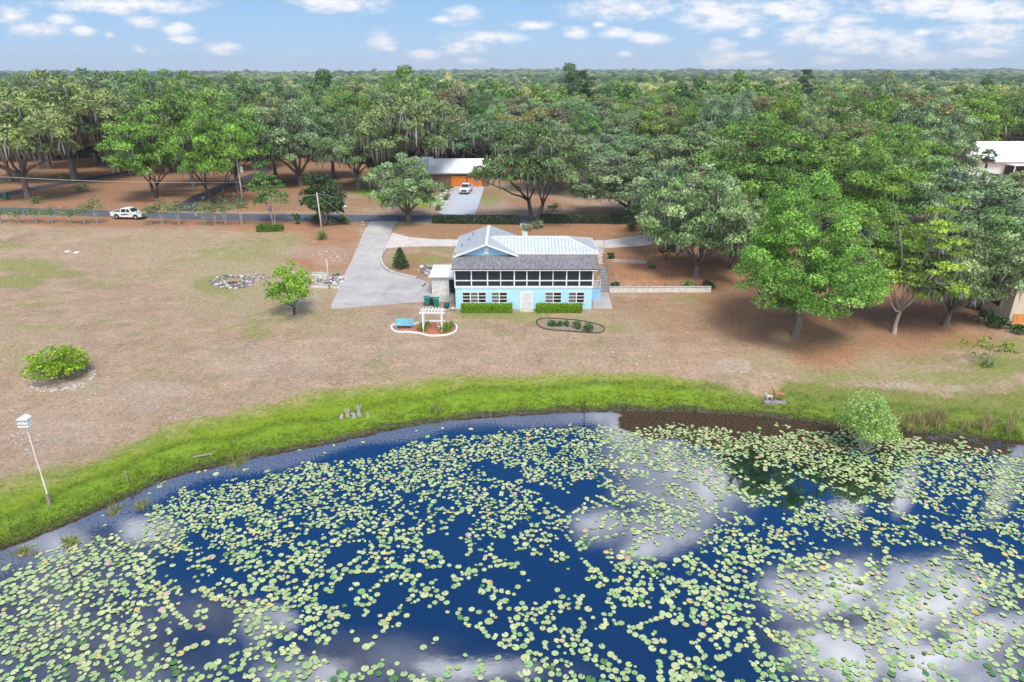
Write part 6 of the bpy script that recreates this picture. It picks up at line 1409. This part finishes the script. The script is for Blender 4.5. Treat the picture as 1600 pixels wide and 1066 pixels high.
def board_fence(name, p0, p1, h, label, mat, cap=True, n=None, cat='fence'):
    A_ = G(*p0); B_ = G(*p1); L_ = math.hypot(B_[0]-A_[0], B_[1]-A_[1]); o = thing(name, A_, label, cat, None, math.atan2(B_[1]-A_[1], B_[0]-A_[0])); s = MB(); k = 0
    while k < L_: s.box(k, min(k+.17, L_), 0, .03, -.1, h+random.uniform(-.03, .03)); k += .19
    s.build('boards', M[mat], o)
    if cap: s = MB(); s.box(0, L_, -.05, .08, h+.04, h+.18); s.build('cap_rail', M['white'], o)
    for t in np.linspace(0, L_, max(2, int(L_/2.6)+1)): s = MB(); s.box(t-.07, t+.07, .032, .16, -.2, h+.5*cap); s.build('post', M['wood'], o)
board_fence('board_gate', (563, 291), (596, 293), 1.9, 'brown board gate under a white rail in front of the grey shed', 'brownwood', cat='gate')
board_fence('board_fence', (840, 287), (900, 286), 1.8, 'faded red brown board fence behind the oaks across the road', 'pinkfence', False)
# pale roofed buildings glimpsed between trees
x, y, z = G(912, 280); gable_house('distant_house', x-7, x+6, y+5, y+13, z, 3.2, 5.8, 'pale roofed house glimpsed between mossy trunks behind the long hedge', 'tan', 'metalwhite', 'x', .5)
x, y, z = G(1010, 322); gable_house('white_shed', x-2.0, x+1.6, y+2, y+6, z, 2.5, 3.6, 'small white shed hidden behind the low spreading oak across the road', 'white', 'metalwhite', 'x', .3, cat='shed')
# right-hand house with tall metal roof
RY = 150; rz0 = g1(120, RY); rx0, rx1 = xat(RY, 1522, 240), xat(RY, 1522, 240)+30
def rh_extra(o, a, b, d, hw):
    m = MB(); m.box(a+7, b, -3.2, -.6, hw-1.0, hw-.85); m.build('porch_roof', M['white'], o)
    for k in range(4): m = MB(); m.box(a+7.5+k*4, a+7.7+k*4, -3.0, -2.8, -.5, hw-1.0); m.build('porch_post', M['white'], o)
    m = MB(); m.box(a+7.5, b-.5, -.3, -.01, .5, hw-1.3); m.build('screened_opening', M['glass'], o)
    for k in range(2): m = MB(); m.box(a-.07, a-.0, 2.2+k*3, 3.4+k*3, hw-2.4, hw-.9); m.build('window', M['glass'], o)
    m = MB(); m.box(a-2.4, a-.02, 1.5, 5, -.5, hw-1.5); m.build('side_annex', M['deepblue'], o); m = MB(); m.box(a-2.7, a-.01, 1.2, 5.3, hw-1.5, hw-1.35); m.build('annex_roof', M['white'], o)
zt_ = ztop(RY, 249)-rz0
gable_house('metal_roofed_house', rx0, rx1, RY, RY+11, rz0, zt_, ztop(RY+5.5, 221)-rz0, 'tall pale house with a white metal roof among the trees at the right edge', 'white', 'metalwhite', 'x', .8, rh_extra)
# palm before it
def palm():
    Y = 142; x = xat(Y, 1543, 250); z = g1(x, Y); H = ztop(Y, 244)-z; o = thing('palm_tree', (x, Y, z), 'cabbage palm with a round head of fronds in front of the metal roofed house', 'palm'); s = MB(); s.tube([(0,0,-.2),(.1,0,H*.5),(0,0,H)], [.28,.22,.2], 10); s.build('trunk', M['bark'], o, smooth=True)
    rg = np.random.default_rng(3); V = []; Cc = []
    for k in range(46):
        el = rg.uniform(-.9, 1.3); az = rg.uniform(0, 2*pi); d = np.array([cos(el)*cos(az), cos(el)*sin(az), sin(el)]); c0 = np.array([0,0,H])+d*1.0; sd_ = norm(np.cross(d, [0,0,1.0])); up_ = np.cross(sd_, d); col = np.array([.17,.24,.09])*rg.uniform(.6, 1.5) if el > -.5 else np.array([.20,.15,.08])
        V += [np.array([0,0,H])-sd_*.03, np.array([0,0,H])+sd_*.03, c0+sd_*.03, c0-sd_*.03]; Cc += [col]*4
        for q in np.linspace(-1.15, 1.15, 13):
            t = c0+(d*cos(q)+sd_*sin(q))*1.0*(1-.15*abs(q))+np.array([0,0,-.25-.1*abs(q)]); w = (d*-sin(q)+sd_*cos(q))*.07; m_ = (c0+t)/2+up_*.03; V += [c0, m_-w, t, m_+w]; Cc += [col*rg.uniform(.8,1.2)]*4
    link('fronds', new_mesh('fronds', np.array(V), np.arange(len(V)).reshape(-1, 4), M['leafhero'], np.array(Cc)), o)
palm()
# cream house at the right edge
def cream():
    c = G(1573.5, 508); f_ = G(1503, 452); x0 = c[0]; z = c[2]; zt_ = ztop(c[1], 452)-z; L_ = 15
    def ex(o, a, b, d, hw):
        m = MB(); m.box(a+.4, a+3.2, -.06, -.002, .0, 1.35); m.build('stained_panel', M['rust'], o)
        m = MB(); m.box(a-.05, a-.0, 2.0, 3.4, 1.6, 2.9); m.build('window', M['glass'], o); m = MB(); m.box(a-.05, a-.0, 7.0, 8.2, 1.6, 2.9); m.build('window', M['glass'], o)
        m = MB(); m.box(a-.3, b+.3, -.3, .3, hw+.05, hw+.22); m.build('parapet', M['darkroof'], o)
    o = gable_house('cream_house', x0, x0+13, c[1], c[1]+L_, z, zt_, zt_+1.6, 'cream stucco house with a dark roof and orange stained corner at the right edge', 'cream', 'darkroof', 'y', .35, ex); return o
cream()
x, y, z = G(1520, 481); o = thing('rain_barrel', (x, y, z), 'dark grey barrel against the cream house wall', 'barrel'); s = MB(); s.tube([(0,0,0),(0,0,.5),(0,0,1.0),(0,0,1.35)], [.68,.74,.74,.70], 20); s.build('drum', M['asphalt'], o, smooth=True); s = MB(); s.tube([(0,0,1.35),(0,0,1.42)], [.74,.72], 20); s.build('rim', M['greystone'], o)
for px_, py_, r, h_, lab in ((1492,470,1.6,2.3,'dark bush left of the grey barrel'), (1476,452,1.5,2.4,'dark bush behind the straggly layered tree'), (1543,508,1.7,1.9,'dark bush under the cream house wall'), (1562,514,1.3,1.5,'dark bush at the orange stained corner of the cream house'), (1590,520,1.4,1.0,'low dark bush in front of the cream house at the photo edge')):
    x, y, z = G(px_, py_); shrub('dark_bush', x, y, r, h_, lab, DRK, 14, .26, 110)
# neighbour garden beds
rocks('garden_rocks', scatter(606, 299, 14, 4, 40, .15, .4)+scatter(690, 318, 14, 16, 60, .15, .4)+scatter(700, 300, 10, 6, 20, .15, .4), 'pale rocks edging the garden beds in front of the orange garage house', 'rocks', 'stone')
x, y, z = G(535, 326); s = MB(); s.rock((0,0,.3), .9, random, .7); tag(s.build('boulder', M['white'], loc=(x, y, z)), 'white boulder beside the road right of the dark evergreen tree', 'boulder')
for px_, py_, lab in ((690,300,'green shrub among the pale rocks left of the parked pickup'), (701,296,'taller shrub by the brick wall left of the parked pickup'), (684,330,'yellowish shrub near the foot of the neighbour driveway'), (697,312,'round shrub beside the neighbour driveway'), (612,297,'small dark shrub on the white gravel before the fence'), (627,296,'reddish small shrub right of the others on the white gravel')):
    x, y, z = G(px_, py_); shrub('garden_shrub', x, y, .9, 1.1, lab, GRN, 9, .24, 120)
for px_, py_, lab in ((100,281,'dark bush at the foot of the mossy oaks in the left clearing'), (195,268,'green bush at the bend of the left lane'), (127,300,'small yellow green bush beside the left lane'), (60,318,'low bush between the lane and the road at the far left'), (865,330,'dark bush right of the forked oak beyond the long hedge')):
    x, y, z = G(px_, py_); shrub('bush', x, y, 1.5, 1.6, lab, GRN, 10, .3, 90)
# ------------------------------------------------------------------ waterside grass
def along(x0, x1, n, dlo, dhi):
    out = []
    for k in range(n*6):
        if len(out) >= n: break
        px_ = random.uniform(x0, x1); X = xat(50, px_, 660); cand_ = [(X+random.uniform(-1, 1), yv) for yv in (random.uniform(30, 60),)]
        x, y = cand_[0]; d = sdist(x, y)[0]
        if dlo < d < dhi: out.append((x, y, g1(x, y)))
    return out
BNK = ((.16,.28,.03),(.23,.36,.04),(.14,.22,.03),(.32,.38,.09))
bp_ = []
for i in range(5200):
    j = random.randrange(3, len(SH)-5); t = random.random(); p = SH[j]*(1-t)+SH[j+1]*t; nrm = np.array([-(SH[j+1]-SH[j])[1], (SH[j+1]-SH[j])[0]]); nrm = nrm/np.linalg.norm(nrm); q = p+nrm*abs(random.gauss(0, 1))*1.1; bp_.append((q[0], q[1], g1(*q)))
tufts('bank_grass', bp_, .15, .45, 7, BNK, 'ragged bright green grass along the edge of the lake', 'grass', 'stuff', .05)
TAN = ((.45,.35,.20),(.56,.45,.26),(.32,.27,.11),(.26,.30,.08))
rp = []
for px_, n in ((1395, 8), (1402, 6), (1450, 14), (1462, 14), (1470, 10), (1440, 6), (1540, 10), (1580, 8), (1512, 6), (1425, 6)):
    for k in range(n):
        x, y = pt_on(px_+random.gauss(0, 6), (664 if px_ < 1490 else 672)+random.gauss(0, 4), LAKE+.2); rp.append((x, y, g1(x, y)))
tufts('reeds', rp, 1.1, .5, 14, TAN, 'tan dry reeds on the right bank of the lake', 'reeds', 'stuff', .045)
for px_, py_, s_, lab in ((32,868,.5,'clump of grass standing in the shallows at the far left'), (178,801,.4,'small clump of grass in the water near the dark stub'), (225,790,.4,'grass clump in the water nearest the dark stub'), (372,725,.5,'brown tipped grass clump in the water left of the bank bend'), (108,848,.5,'low wide patch of grass in the shallow water at the left'), (680,650,.6,'brownish grass clump on the middle bank')):
    x, y = pt_on(px_, py_, LAKE); zz = max(LAKE, g1(x, y)); tufts('grass_clump', [(x+random.gauss(0, .3), y+random.gauss(0, .25), zz) for _ in range(9)], s_, .5, 16, TAN+BNK, lab, 'grass clump', bw=.04)

# ------------------------------------------------------------------ haze
def haze():
    s = MB(); s.box(-4400, 4400, -200, 4500, -80, 75); m = bpy.data.materials.new('haze'); m.use_nodes = True; nt = m.node_tree; nt.nodes.remove(nt.nodes['Principled BSDF'])
    v = nt.nodes.new('ShaderNodeVolumePrincipled'); v.inputs['Density'].default_value = .00017; v.inputs['Color'].default_value = (.90, .95, 1.0, 1); v.inputs['Anisotropy'].default_value = .2
    nt.links.new(v.outputs[0], nt.nodes['Material Output'].inputs['Volume']); tag(s.build('haze', m), kind='stuff')
haze()
